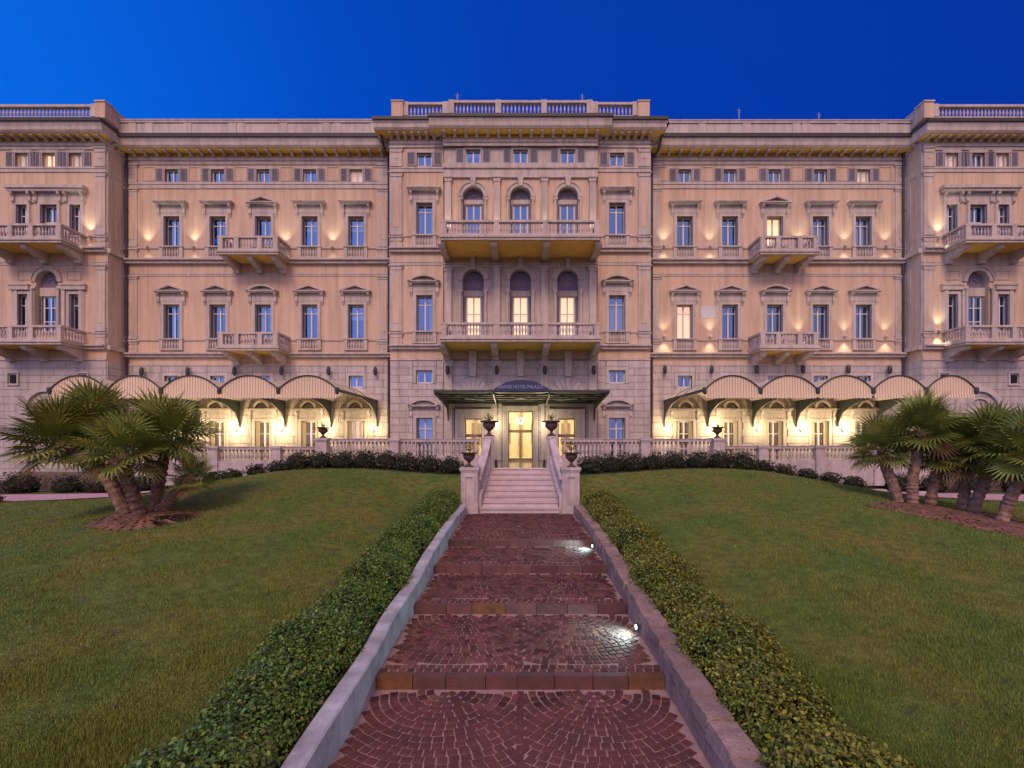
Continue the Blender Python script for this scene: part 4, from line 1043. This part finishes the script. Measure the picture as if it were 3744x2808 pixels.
# ---- entrance joinery and lobby
def doorway(x0, x1, zt, door=True):
    y = DW+.28; zm = ZT+(zt-ZT)*.60
    b = MB(); w = .06
    b.box(x0, x0+w, y, y+.08, ZT, zt); b.box(x1-w, x1, y, y+.08, ZT, zt); b.box(x0+w, x1-w, y, y+.08, zt-w, zt); b.box(x0+w, x1-w, y-.02, y+.08, zm-.09, zm+.07)
    xm = (x0+x1)/2; b.box(xm-.05, xm+.05, y, y+.06, ZT, zm-.09)
    for xx in (x0+w+.02, xm-.11, xm+.05, x1-w-.08): pass
    b.box(x0+w, xm-.05, y+.002, y+.06, ZT, ZT+.14); b.box(xm+.05, x1-w, y+.002, y+.06, ZT, ZT+.14)
    o = b.build('entrance_door' if door else 'glazed_door', 'brass', hotel)
    for (a, c) in ((x0+w, xm-.05), (xm+.05, x1-w)): MB().add([(a,y+.03,ZT+.14),(c,y+.03,ZT+.14),(c,y+.03,zm-.09),(a,y+.03,zm-.09)], [(0,1,2,3)]).build('pane', 'clear', o)
    MB().add([(x0+w,y+.03,zm+.07),(x1-w,y+.03,zm+.07),(x1-w,y+.03,zt-w),(x0+w,y+.03,zt-w)], [(0,1,2,3)]).build('fanlight_pane', 'clear', o)
    if door:
        for s in (-1, 1): MB().tube([(xm+s*.10, y-.05, ZT+.8), (xm+s*.10, y-.05, ZT+1.3)], .015, 6).build('handle', 'brass', o)
doorway(DOOR[0], DOOR[1], Z(1503, DW)); doorway(LO[0], LO[1], Z(1530, DW), False); doorway(RO[0], RO[1], Z(1530, DW), False)
b = MB()    # stone frames of the three openings
def nested(x0, x1, zt, steps):
    for i, (o, p) in enumerate(steps):
        i0 = steps[i-1][0] if i else 0
        b.box(x0-o, x0-i0, DW-p, DW-.001, ZT, zt+o); b.box(x1+i0, x1+o, DW-p, DW-.001, ZT, zt+o); b.box(x0-i0, x1+i0, DW-p, DW-.001, zt+i0, zt+o)
nested(DOOR[0], DOOR[1], Z(1503, DW), [(.10, .04), (.20, .10), (.28, .14)]); nested(LO[0], LO[1], Z(1530, DW), [(.16, .03), (.34, .07), (.52, .12)]); nested(RO[0], RO[1], Z(1530, DW), [(.16, .03), (.34, .07), (.52, .12)])
b.build('entrance_surround', 'ashlar', hotel)
r = MB(); X0, X1, Y0, Y1, ZA, ZB = -4.0, 4.1, DW+.5, DW+5.5, ZT+.001, Z(1480, DW)+.5
r.add([(X0,Y0,ZA),(X1,Y0,ZA),(X1,Y1,ZA),(X0,Y1,ZA),(X0,Y0,ZB),(X1,Y0,ZB),(X1,Y1,ZB),(X0,Y1,ZB)], [(0,1,2,3),(7,6,5,4),(1,5,6,2),(2,6,7,3),(3,7,4,0)]); r.build('lobby', 'cream', hotel)
r = MB()
for k in range(-3, 4):
    x = k*1.0+.05; r.box(x-.12, x+.12, Y1-.25, Y1-.01, ZA, ZB-.3); r.box(x-.3, x+.3, Y1-.10, Y1-.011, ZA+.9, ZA+2.3) if k % 2 else None
r.build('lobby_panelling', 'tan', hotel)
def plight(name, loc, e, col, size=.08, parent=None):
    L = bpy.data.lights.new(name, 'POINT'); L.energy = e; L.color = col; L.shadow_soft_size = size
    return link(name, L, parent, loc)
for x in (-2.7, 2.8): plight('lobby_light', (x, DW+2.2, ZB-.9), 230, (1, .84, .58), .2, hotel)
plight('lobby_light', (.02, DW+2.8, ZB-.9), 230, (1, .86, .62), .2, hotel)
t = thing('chandelier', 'bright crystal chandelier hanging behind the fanlight of the entrance door', 'chandelier', (W(1903, DW), DW+1.3, Z(1545, DW)))
cx_, cy_, cz_ = t.location
m = MB()
for rr, zz, nn in ((.30, .10, 10), (.20, .26, 8), (.12, -.02, 5)):
    for k in range(nn):
        a = 2*PI*k/nn; m.lathe([(.001,-.03),(.028,0),(.02,.05),(.001,.09)], 6, c=(cx_+rr*math.cos(a), cy_+rr*math.sin(a), cz_+zz))
m.build('crystals', 'crystal', t, kind='stuff'); MB().tube([(cx_,cy_,cz_),(cx_,cy_,ZB)], .015).build('chain', 'brass', t)
for rr, zz in ((.30, .09), (.20, .25)): MB().ring(cx_, 0, rr-.01, rr+.01, -.01, .01, 0, 2*PI, 20).build('hoop', 'brass', t, origin=(cx_,0,0)).location = (0, 0, zz)
for c_ in t.children:
    if c_.name.startswith('hoop'): c_.rotation_euler = (PI/2, 0, 0)

# ---- downpipes
for (px, d, ya, yb2) in ((463, DR-.12, 520, 1700), (1421, DR-.12, 560, 1690), (2383, DR-.12, 560, 1690), (3303, DR-.12, 520, 1700)):
    x = W(px, d); m = MB(); m.tube([(x, d, Z(yb2, d)), (x, d, Z(ya, d))], .07, 8)
    for k in range(7): z = Z(yb2, d)+(Z(ya, d)-Z(yb2, d))*(k+.5)/7; m.box(x-.08, x+.08, d-.08, d+.1, z, z+.04)
    m.build('downpipe', 'pipe', hotel)
# overflow pipes angled under the eaves beside the centre
for s in (-1, 1):
    x = W(1368 if s < 0 else 2446, 26.3); pts = [(x, 26.32, Z(446, 26.3)), (x-s*.25*1, 26.9, Z(490, 26.6)), (x-s*.2, 27.6, Z(525, 27)), (x-s*.55, DR-.3, Z(590, 28)), (W(1421 if s < 0 else 2383, DR-.12), DR-.12, Z(640, 28.7))]
    MB().tube(pts, .06, 7).build('downpipe', 'pipe', hotel)
# plaque on the wall
MB().box(W(2562, DR), W(2615, DR), DR-.03, DR-.001, Z(1162, DR), Z(1120, DR)).build('wall_plaque', 'curtain', hotel)

# ------------------------------------------------------------------ roof aerials
for (px, py0, py1, d, lab) in ((1672, 367, 342, 27.5, 'thin rooftop aerial behind the left part of the central roof balustrade'), (2129, 367, 345, 27.5, 'thin rooftop aerial behind the right part of the central roof balustrade'),
                     (2702, 440, 398, 31, 'tall thin aerial with short arms above the right recessed roof'), (2994, 440, 412, 31, 'short aerial above the right recessed roof near the end wing')):
    x = W(px, d); t = thing('aerial', lab, 'aerial', (x, d, Z(py0+20, d)), 'aerials on the roof')
    MB().tube([(x, d, Z(py0+22, d)), (x, d, Z(py1, d))], .025, 5).build('mast', 'antenna', t)
    m = MB(); 
    for k in range(3): z = Z(py1, d)-.1-k*.12; m.tube([(x-.16+.03*k, d, z), (x+.16-.03*k, d, z)], .012, 4)
    m.build('arms', 'antenna', t)

# ------------------------------------------------------------------ wall lanterns (dark ovals)
ol = MB().lathe([(.02,-.26),(.09,-.20),(.115,-.08),(.115,.08),(.09,.20),(.02,.26)], 10).mesh('lantern_body', 'metal', smooth=True)
LANT = [(532, DR, 1361, 'left'), (699, DR, 1361, 'left'), (868, DR, 1360, 'left'), (1038, DR, 1359, 'left'), (1208, DR, 1359, 'left'), (1377, DR, 1359, 'left'),
        (1638, DC, 1355, 'c'), (1817, DC, 1355, 'c'), (1992, DC, 1355, 'c'), (2170, DC, 1355, 'c'),
        (2426, DR, 1353, 'right'), (2595, DR, 1353, 'right'), (2758, DR, 1353, 'right'), (2925, DR, 1353, 'right'), (3089, DR, 1353, 'right'), (3239, DR, 1354, 'right')]
ordn = ['first', 'second', 'third', 'fourth', 'fifth', 'sixth', 'seventh', 'eighth']
for i, (px, d, py, s) in enumerate(LANT):
    if s == 'left': lab = f'{ordn[i]} dark oval wall lantern above the left awnings, counted from the outer end'
    elif s == 'c': lab = f'{ordn[i-6]} dark oval lantern above the entrance canopy, counted from the left'
    else: lab = f'{ordn[i-10]} dark oval wall lantern above the right awnings, counted from the centre'
    yy = d-.30 if s != 'c' else DW-.32
    t = thing('wall_lantern', lab, 'lantern', (W(px, d), yy, Z(py, d)), 'dark oval lanterns below the first floor')
    link('lantern_body', ol, t, (W(px, d), yy, Z(py, d)))
    MB().tube([(W(px, d), yy, Z(py, d)+.2), (W(px, d), (d if s != 'c' else DW), Z(py, d)+.25)], .02, 5).build('arm', 'metal', t)

# ------------------------------------------------------------------ facade uplights
def uplight(px, d, py, label, up=26, down=8):
    x, z = W(px, d), Z(py, d); y = d-.17
    t = thing('wall_uplight', label, 'light', (x, y, z), 'small warm up and down lights on the facade')
    MB().box(x-.06, x+.06, y-.05, d-.06, z-.05, z+.05).build('housing', 'trim', t)
    MB().box(x-.045, x+.045, y-.04, y+.05, z+.051, z+.056).build('lens', 'uplens', t)
    for (e, sgn, name) in ((up, 1, 'up_light'), (down, -1, 'down_light')):
        if not e: continue
        L = bpy.data.lights.new(name, 'SPOT'); L.energy = e*3.0; L.color = (1, .92, .72); L.spot_size = math.radians(78); L.spot_blend = .9; L.shadow_soft_size = .05
        q = link(name, L, t, (x, y-.14, z+sgn*.07)); q.rotation_euler = Vector((0, -.12, -sgn)).to_track_quat('Z', 'Y').to_euler()
for k, px in enumerate((543, 712, 1046, 1217)): uplight(px, DR, 905, f'{ordn[k]} small uplight on the second floor band of the left front, from the outer end', 24, 8)
for k, px in enumerate((2426, 2594, 2917, 3086, 3235)):
    uplight(px, DR, 902, f'{ordn[k]} small uplight on the second floor band of the right front, from the centre', 18, 14)
    uplight(px, DR, 1232, f'{ordn[k]} small uplight on the first floor band of the right front, from the centre', 15, 22)
uplight(333, DS, 868, 'small uplight at the second floor corner of the left end wing', 30, 14)
uplight(3427, DS, 872, 'small uplight at the second floor corner of the right end wing', 30, 26)
uplight(3427, DS, 1212, 'small uplight at the first floor corner of the right end wing', 24, 34)
for k, px in enumerate((1639, 1817, 1991, 2167)):
    uplight(px, DC-.05, 862, f'{ordn[k]} small uplight at the pilaster feet of the upper central balcony, from the left', 16, 0)

# ------------------------------------------------------------------ barrel awnings
YA = 22.0; YW = DR-.1
def awning(label, xa, xb, grp):
    t = thing('barrel_awning', label, 'awning', ((xa+xb)/2, YA, H+2.0), grp)
    xc, hw = (xa+xb)/2, (xb-xa)/2; zs = H+2.36; rise = .59; zv = H+1.98; n = 14
    def arc(k): u = -1+2*k/n; return xc+hw*u, zs+rise*(1-abs(u)**2.1)
    v = []
    for k in range(n+1):
        x, z = arc(k); v += [(x, YA, z), (x, YW, z-.06)]
    MB().add(v, [(2*k, 2*k+1, 2*k+3, 2*k+2) for k in range(n)]).build('vault', 'canvas', t)
    v = []
    for k in range(n+1):
        x, z = arc(k); v += [(x, YA+.01, z), (x, YA+.01, zv+.12)]
    MB().add(v, [(2*k, 2*k+1, 2*k+3, 2*k+2) for k in range(n)]).build('striped_front', 'stripe', t)
    m = MB(); v = []; k2 = 60
    for k in range(k2+1):
        x = xa+(xb-xa)*k/k2; v += [(x, YA-.012, zv+.14), (x, YA-.02, zv-.03*abs(math.sin(k*PI/5))-.03)]
    m.add(v, [(2*k, 2*k+1, 2*k+3, 2*k+2) for k in range(k2)]); m.build('valance', 'stripe', t)
    pts = [arc(k) for k in range(n+1)]
    MB().tube([(p[0], YA-.02, p[1]+.02) for p in pts], .034, 6).build('front_rim', 'metal', t)
    for k in (1, 2, 3): MB().tube([(p[0], YA+(YW-YA)*k/4, p[1]-.03) for p in pts], .022, 4).build('rib', 'metal', t)
    return t
def awning_rail(x, side, last, i, lab):
    t = thing('awning_bracket', lab, 'bracket', (x, YW, H+1.4), 'iron brackets carrying the awnings')
    zs = H+2.34
    MB().prism_z([(x-.06, YA-.06), (x+.06, YA-.06), (x+.06, YW), (x-.06, YW)], zs-.10, zs+.02).build('gutter_beam', 'metal', t)
    MB().prism_x([(YW, zs-.10), (YA+3.2, zs-.10), (YA+4.6, zs-.30), (YW-.42, zs-.75), (YW-.14, zs-1.35), (YW-.05, zs-1.55), (YW, zs-1.55)], x-.035, x+.035).build('bracket_plate', 'metal', t)
    MB().lathe([(.02,-.22),(.09,-.16),(.10,0),(.09,.1),(.02,.12)], 8, c=(x, YA-.02, zs-.02)).build('finial', 'metal', t)
def sconce(x, label, e=20):
    z = Z(1572, DR); t = thing('wall_sconce', label, 'lamp', (x, DR-.2, z), 'lit wall sconces under the awnings')
    MB().tube([(x, DR-.05, z-.1), (x, DR-.2, z-.12), (x, DR-.22, z-.05)], .015, 5).build('arm', 'metal', t)
    MB().lathe([(.03,-.08),(.075,-.02),(.085,.06),(.03,.12)], 10, c=(x, DR-.22, z)).build('glass_shade', 'bulb', t, smooth=True)
    plight('sconce_light', (x, DR-.75, z+.1), e*1.5, (1, .76, .42), .1, t)
LX = [W(p, YA) for p in (182, 393, 590, 803, 1018, 1233)]
for i in range(5): awning(f'{ordn[i]} striped barrel awning of the left terrace, counted from the outer end', LX[i]+.05, LX[i+1]-.05, 'striped barrel awnings over the side terraces')
RX = [W(p, YA) for p in (2576, 2780, 2989, 3192, 3386, 3568)]
for i in range(5): awning(f'{ordn[i]} striped barrel awning of the right terrace, counted from the entrance', RX[i]+.05, RX[i+1]-.05, 'striped barrel awnings over the side terraces')
for i, x in enumerate(LX): awning_rail(x, -1, i == 5, i, f'{ordn[i]} iron awning bracket on the left front, counted from the outer end')
for i, x in enumerate(RX): awning_rail(x, 1, i == 0, i, f'{ordn[i]} iron awning bracket on the right front, counted from the entrance')
for i, x in enumerate(LX[1:]): sconce(x-.22, f'{ordn[i]} glowing wall sconce under the left awnings, counted from the outer end', [95, 112, 112, 84, 55][i])
for i, x in enumerate(RX[:5]): sconce(x+.18+(.1 if i else 0), f'{ordn[i]} glowing wall sconce under the right awnings, counted from the entrance', [60, 105, 60, 112, 112][i])
for s, px in ((-1, 1818), (1, 1985)):
    x, z = W(px, DW), Z(1560, DW); t = thing('entrance_sconce', f'glowing wall lamp {"left" if s < 0 else "right"} of the entrance door', 'lamp', (x, DW-.2, z), 'wall lamps flanking the entrance')
    MB().tube([(x, DW-.04, z-.1), (x, DW-.2, z-.12), (x, DW-.2, z-.05)], .015, 5).build('arm', 'metal', t)
    MB().lathe([(.03,-.07),(.06,-.02),(.065,.05),(.02,.1)], 10, c=(x, DW-.2, z)).build('glass_shade', 'bulb', t, smooth=True)
    plight('sconce_light', (x, DW-.9, z+.1), 75 if s < 0 else 60, (1, .82, .54), .08, t)

# ------------------------------------------------------------------ entrance canopy
yf = 22.4; t = thing('entrance_canopy', 'flat dark iron and glass canopy with an arched blue sign over the entrance', 'canopy', (0, 24.5, H+2.0))
xa, xb = W(1590, yf), W(2226, yf); wa, wb = W(1637, DW), W(2174, DW); zf_, zw_ = H+2.26, H+2.05
MB().add([(xa,yf,zf_),(xb,yf,zf_),(xb,DW-.1,zw_+.12),(xa,DW-.1,zw_+.12)], [(0,1,2,3)]).build('glass_roof', 'glasscanopy', t)
m = MB(); m.box(xa-.05, xb+.05, yf-.06, yf+.06, zf_-.02, zf_+.09); m.build('front_beam', 'metal', t)
for x in (xa, xb): MB().tube([(x, yf, zf_), (x, DW-.1, zw_+.12)], .06, 6).build('side_beam', 'metal', t)
MB().box(xa, xb, DW-.16, DW-.05, zw_, zw_+.2).build('wall_beam', 'metal', t)
xs4 = [W(p, DW) for p in (1640, 1819, 1992, 2172)]
for x in xs4:
    MB().prism_x([(DW-.10, zw_+.05), (yf+.1, zf_-.04), (yf+.1, zf_-.10), (yf+2.4, zw_-.10), (DW-.55, zw_-.28), (DW-.25, zw_-.65), (DW-.14, zw_-.95), (DW-.10, zw_-.95)], x-.03, x+.03).build('bracket', 'metal', t)
for i in range(3):
    a, b_ = xs4[i], xs4[i+1]
    MB().tube([(a, DW-.2, zw_+.06), ((a+b_)/2, (yf+DW)/2, (zf_+zw_)/2), (b_, yf+.1, zf_-.03)], .025, 4).build('brace', 'metal', t)
    MB().tube([(b_, DW-.2, zw_+.06), ((a+b_)/2, (yf+DW)/2, (zf_+zw_)/2-.01), (a, yf+.1, zf_-.03)], .025, 4).build('brace', 'metal', t)
for k in range(1, 5): y = yf+(DW-yf)*k/5; MB().box(xa, xb, y-.02, y+.02, zf_+(zw_+.12-zf_)*k/5-.06, zf_+(zw_+.12-zf_)*k/5-.004).build('purlin', 'metal', t)
# arched sign
hw = (2006-1807)/2*yf/F; xc = W(1906.5, yf); hh = .42; n = 16; v = []
pts = [(xc-hw, zf_+.02)]+[(xc-hw+2*hw*k/n, zf_+.10+hh*(1-(2*k/n-1)**2)) for k in range(n+1)]+[(xc+hw, zf_+.02)]
MB().prism_y(pts, yf-.13, yf-.065).build('sign_board', 'sign', t)
cu = bpy.data.curves.new('sign_lettering', 'FONT'); cu.body = 'GRAND HOTEL PALAZZO'; cu.size = .19; cu.extrude = .008; cu.align_x = 'CENTER'; cu.materials.append(M['letter'])
tmp = bpy.data.objects.new('tmp', cu); C.objects.link(tmp); bpy.context.view_layer.update()
me_ = bpy.data.meshes.new_from_object(tmp.evaluated_get(bpy.context.evaluated_depsgraph_get())); bpy.data.objects.remove(tmp)
q = link('sign_lettering', me_, t, (xc, yf-.14, zf_+.15), rot=(PI/2, 0, 0)); q.scale = (1.0, 1.15, 1)
b = MB(); b.tube([(pts[k][0], yf-.10, pts[k][1]+.01) for k in range(1, n+2)], .025, 5); b.build('sign_rim', 'metal', t)

# ------------------------------------------------------------------ hedges, bushes
def hedge(side, m, label):
    t = thing('clipped_hedge', label, 'hedge', (side*2.9, 10, h1(side*2.9, 10)), 'hedges along the path')
    n = 120000; d = 3.3+13.6*rng.random(n)**1.35; u = rng.random(n)*2-1; ang = (u+1)/2*PI
    cl_ = np.sin(d*11+np.sin(ang*5)*2)*np.sin(ang*9+d*3.7)+.6*np.sin(d*23+ang*14)
    kp = rng.random(n) < np.clip(.62+.55*cl_, .10, 1); d = d[kp]; ang = ang[kp]; n = len(d)
    bul = 1+.10*np.sin(d*2.3)+.08*np.sin(d*5.1+1)+.10*rng.random(n)**3*2
    xc_ = 2.68+.04*np.sin(d*1.3); X = xc_-np.cos(ang)*.48*bul; zb0 = hgt(side*xc_, d)
    hz = .50*bul*np.abs(np.sin(ang))**.55*(.88+.2*rng.random(n))-.03
    z = zb0+hz
    nr = np.stack([-np.cos(ang)*side, rng.normal(size=n)*.2, np.sin(ang)+.3], 1)
    p = np.stack([side*X+rng.normal(size=n)*.03, d, z], 1)
    link('foliage', fast_mesh('foliage', leaf_quads(p, nr, .043), 4, m), t, (0,0,0), kind='stuff')
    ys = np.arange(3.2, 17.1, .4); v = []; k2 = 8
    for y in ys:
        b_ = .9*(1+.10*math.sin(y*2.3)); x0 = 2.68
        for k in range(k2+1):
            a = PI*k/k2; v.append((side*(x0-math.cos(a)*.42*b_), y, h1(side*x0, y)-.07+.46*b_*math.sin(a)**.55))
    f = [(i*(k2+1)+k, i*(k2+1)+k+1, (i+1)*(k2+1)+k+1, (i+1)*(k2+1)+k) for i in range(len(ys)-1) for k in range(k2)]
    MB().add(v, f).build('dark_core', 'core', t)  # dark inner hull, gives the gaps their shade by colour
hedge(-1, 'leaf', 'low leafy hedge between the pale wall and the left lawn'); hedge(1, 'leafr', 'low leafy hedge between the rough stone wall and the right lawn')
def bush(x, y, r, m, label, group, fl=.8, dens=900):
    z = h1(x, y) if abs(x) < 14.5 or y < 20.75 else H-2.3
    t = thing('bush', label, 'bush', (x, y, z), group)
    cs = [(x+random.uniform(-.3, .3)*r, y+random.uniform(-.2, .2)*r, z+r*fl*.55) for _ in range(3)]
    link('foliage', fast_mesh('foliage', leaf_blob(cs, r*.85, dens//3, .085, fl, z), 4, m), t, (0,0,0), kind='stuff')
    MB().lathe([(r*.55,0),(r*.78,r*fl*.5),(r*.5,r*fl*1.05),(.02,r*fl*1.25)], 9, c=(x, y, z-.05)).build('dark_core', 'core', t, smooth=True)  # dark hull painted as the bush's inner shade
sdn = {-1: 'left', 1: 'right'}
for s in (-1, 1):
    xs = [2.85, 3.75, 4.6, 5.45, 6.3, 7.2, 8.1, 9.0]
    for i, x in enumerate(xs):
        bush(s*x, 19.5+.1*math.sin(x*4), random.uniform(.58, .68), 'bushleaf', f'dark rounded bush before the high balustrade, {ordn[i]} outward from the stairs on the {sdn[s]}', 'dark bushes below the high terrace')
    for i, x in enumerate([10.2, 11.1, 12.1, 13.0, 14.0]):
        bush(s*x, 20.2, random.uniform(.46, .56), 'bushleaf', f'small low shrub before the lower {sdn[s]} balustrade, {ordn[i]} outward from the urn pillar', 'low shrubs below the side terraces', .7, 600)
    for i, (x, y) in enumerate([(16.8, 21.4), (18.2, 21.2), (19.7, 20.9), (21.3, 20.5), (23.0, 20.2), (24.8, 19.8)]):
        bush(s*x, y, random.uniform(.62, .82), 'redleaf' if i % 2 else 'bushleaf', f'{"reddish" if i % 2 else "dark green"} shrub beyond the {sdn[s]} garden path, {ordn[i]} outward', 'shrubs beyond the garden path', .85, 1100)
for i, (x, y) in enumerate([(-20.6, 17.0), (-19.2, 17.3)]): bush(x, y, .40, 'redleaf', ['dark ground shrub at the far left edge of the lawn', 'dark ground shrub beside the pink path at the left'][i], 'shrubs at the lawn edge', .5, 700)
for i, (px, py) in enumerate([(2842, 1723), (3020, 1738), (3212, 1758), (3372, 1776), (3540, 1790)]):
    z = None; d = 19.0
    for _ in range(12): x = W(px, d); zz = h1(x, d); d = (H-zz-.05)*F/(py-HY); d = min(max(d, 15), 20.4)
    x = W(px, d); o = MB().box(x-.26, x+.26, d-.14, d+.14, h1(x, d)-.05, h1(x, d)+.10).build('path_glimpse', 'rail')  # pale block added in place of a glimpse of the path
    tag(o, f'{ordn[i]} pale flat stand-in for a path glimpse at the far edge of the right lawn, from the centre', 'stone', 'stand-ins for path glimpses by the right lawn')

# ------------------------------------------------------------------ palms
def frond_mesh(seed, m, droop):
    r = random.Random(seed); mb = MB(); pl = .50+r.random()*.12; rad = .62+r.random()*.10
    mb.tube([(0,0,0), (pl*.5,0,.03), (pl,0,0)], [.014, .010, .008], 4)
    n = 21
    for k in range(n):
        a = (-1+2*(k+.5)/n)*2.25; L = rad*(1-.18*abs(a)/2.25)*r.uniform(.9, 1.06)
        ca, sa = math.cos(a), math.sin(a); dr = droop*L*.6+abs(a)*.02; w = .029
        fold = .05*abs(sa)
        p0 = Vector((pl, 0, 0)); p1 = Vector((pl+ca*L*.55, sa*L*.55, fold-.02)); p2 = Vector((pl+ca*L, sa*L, fold-dr*.5-r.random()*.06))
        u = Vector((-sa, ca, 0))*w; up = Vector((0, 0, .012))
        mb.add([p0, p1+u+up, p1-u+up, p2, p1], [(0, 4, 1), (0, 2, 4), (4, 3, 1), (4, 2, 3)])
    return mb.mesh('frond', m)
FR = [frond_mesh(i, 'palm', .15+.08*i) for i in range(5)]; FD = [frond_mesh(9, 'palmdry', .5)]
def palm(parent, base, bend, top, r0=.15, r1=.13, n=44, size=1.0):
    pts = [Vector(base)+Vector((0,0,-.1)), Vector(base).lerp(Vector(bend), .5), Vector(bend), Vector(bend).lerp(Vector(top), .5), Vector(top)]
    # resample with rings for a fibrous outline
    P = []; Rr = []
    for i in range(len(pts)-1):
        k = 7
        for j in range(k): t = j/k; P.append(pts[i].lerp(pts[i+1], t)); Rr.append(r0+(r1-r0)*(i+t)/4+(.018 if j % 2 else -.008)+random.uniform(-.008, .012))
    P.append(pts[-1]); Rr.append(r1*.8)
    P[0] = pts[0]; Rr[0] = r0*1.25
    mb = MB().tube(P, Rr, 10)
    for q in range(60):      # old leaf stubs
        i = random.randrange(8, len(P)-1); a = random.random()*2*PI; c = P[i]; rr = Rr[i]
        d = Vector((math.cos(a), math.sin(a), 0)); p = c+d*rr*.9; u = Vector((-d.y, d.x, 0))*.025
        mb.add([p-u, p+u, p+d*.07+Vector((0,0,.07))], [(0,1,2)])
    tr = mb.build('trunk', 'bark', parent)
    for k in range(n):
        az = k*2.39996+random.uniform(-.2, .2); e = (k+.5)/n; el = math.radians(84-118*e**.95)+random.uniform(-.12, .12)
        dry = e > .90+.08*random.random()
        me = random.choice(FD) if dry else FR[min(4, int(e*5))]
        # frond points along +x; roll a little, raise by el, spin by az
        R = Matrix.Rotation(az, 4, 'Z') @ Matrix.Rotation(-el, 4, 'Y') @ Matrix.Rotation(random.uniform(-.6, .6), 4, 'X')
        link('frond', me, tr, Vector(top)+Vector((0,0,-.15*e)), rot=R.to_euler(), scale=size*random.uniform(.85, 1.12))
def gp(px, py, d0=13.8):
    d = d0
    for _ in range(25): x = W(px, d); z = h1(x, d); d = .5*d+.5*(H-z)*F/(py-HY)
    x = W(px, d); return (x, d, h1(x, d))
def at(px, py, d): return (W(px, d), d, Z(py, d))
def clump(label, trunks, grp='fan palms on the lawns'):
    b0 = gp(*trunks[0][0]); t = thing('fan_palm', label, 'palm tree', b0, grp)
    for (b, be, tp, dd, n, sz) in trunks:
        B = gp(*b); d = B[1]
        palm(t, B, at(be[0], be[1], d+dd*.5), at(tp[0], tp[1], d+dd), n=n, size=sz)
clump('multi-trunked fan palm in red soil on the left lawn', [
    ((470, 1885), (385, 1740), (215, 1620), .1, 42, 1.10), ((500, 1880), (440, 1720), (335, 1570), 1.0, 48, 1.16), ((520, 1892), (470, 1770), (450, 1655), -.5, 38, .98),
    ((562, 1872), (585, 1740), (615, 1600), .3, 50, 1.08), ((575, 1875), (640, 1810), (700, 1745), -.1, 24, .62)])
clump('cluster of three leaning fan palms nearest the awnings on the right lawn', [
    ((3292, 1838), (3235, 1700), (3222, 1640), .4, 40, .95), ((3338, 1850), (3335, 1760), (3370, 1575), .2, 46, 1.08), ((3398, 1853), (3420, 1740), (3452, 1665), -.2, 38, .95)])
clump('twin-trunked olive green fan palm in the middle of the right soil bed', [
    ((3520, 1875), (3530, 1770), (3545, 1665), .2, 44, 1.05), ((3548, 1882), (3600, 1760), (3628, 1625), -.3, 46, 1.08)])
clump('thick leaning fan palm at the right edge of the picture', [
    ((3655, 1915), (3700, 1810), (3768, 1665), -.2, 46, 1.1)])
# bare soil under the palms
def patch(name, label, pts, m='soil'):
    # fan of concentric rings
    cx0 = sum(p[0] for p in pts)/len(pts); cy0 = sum(p[1] for p in pts)/len(pts); v = [(cx0, cy0, h1(cx0, cy0)+.11)]; n = len(pts); f = []
    for k in range(1, 9):
        t = k/8
        for p in pts:
            x, y = cx0+(p[0]-cx0)*t, cy0+(p[1]-cy0)*t; v.append((x, y, h1(x, y)+.09*(1-t**4)+.006+.03*random.random()*(1-t**2)))
    f += [(0, 1+i, 1+(i+1) % n) for i in range(n)]
    for k in range(7):
        for i in range(n): a = 1+k*n; f.append((a+i, a+n+i, a+n+(i+1) % n, a+(i+1) % n))
    o = MB().add(v, f).build(name, m, smooth=True); tag(o, label, 'soil', kind='stuff')
    k = 700; tt = np.sqrt(rng.random(k))*1.06; ii = rng.integers(0, n, k); P = np.array(pts)
    X = cx0+(P[ii,0]-cx0)*tt; Y = cy0+(P[ii,1]-cy0)*tt; Zz = hgt(X, Y)+.10*(1-np.minimum(tt, 1)**4)+.012
    l_ = link('leaf_litter', fast_mesh('leaf_litter', leaf_quads(np.stack([X, Y, Zz], 1), np.tile([0, 0, 3.0], (k, 1)), .085), 4, 'palmdry'), None, (0,0,0)); tag(l_, 'dry leaf litter on '+label, 'litter', kind='stuff')
def ell(pxs):
    g_ = [gp(*p)[:2] for p in pxs]; out = []
    for i in range(len(g_)):
        a, b_ = g_[i], g_[(i+1) % len(g_)]
        for k in range(6): t = k/6; j = .06*math.sin(i*7+k*3.1); out.append((a[0]*(1-t)+b_[0]*t+j, a[1]*(1-t)+b_[1]*t+j))
    return out
patch('soil_patch', 'bare red-brown soil around the palm on the left lawn', ell([(300, 1925), (420, 1945), (560, 1930), (690, 1905), (740, 1880), (640, 1868), (500, 1868), (400, 1885)]))
patch('soil_patch', 'long bare soil bed under the palms on the right lawn', ell([(3170, 1850), (3300, 1876), (3450, 1906), (3600, 1942), (3760, 1968), (3800, 1930), (3650, 1885), (3500, 1860), (3350, 1842), (3230, 1834)]))
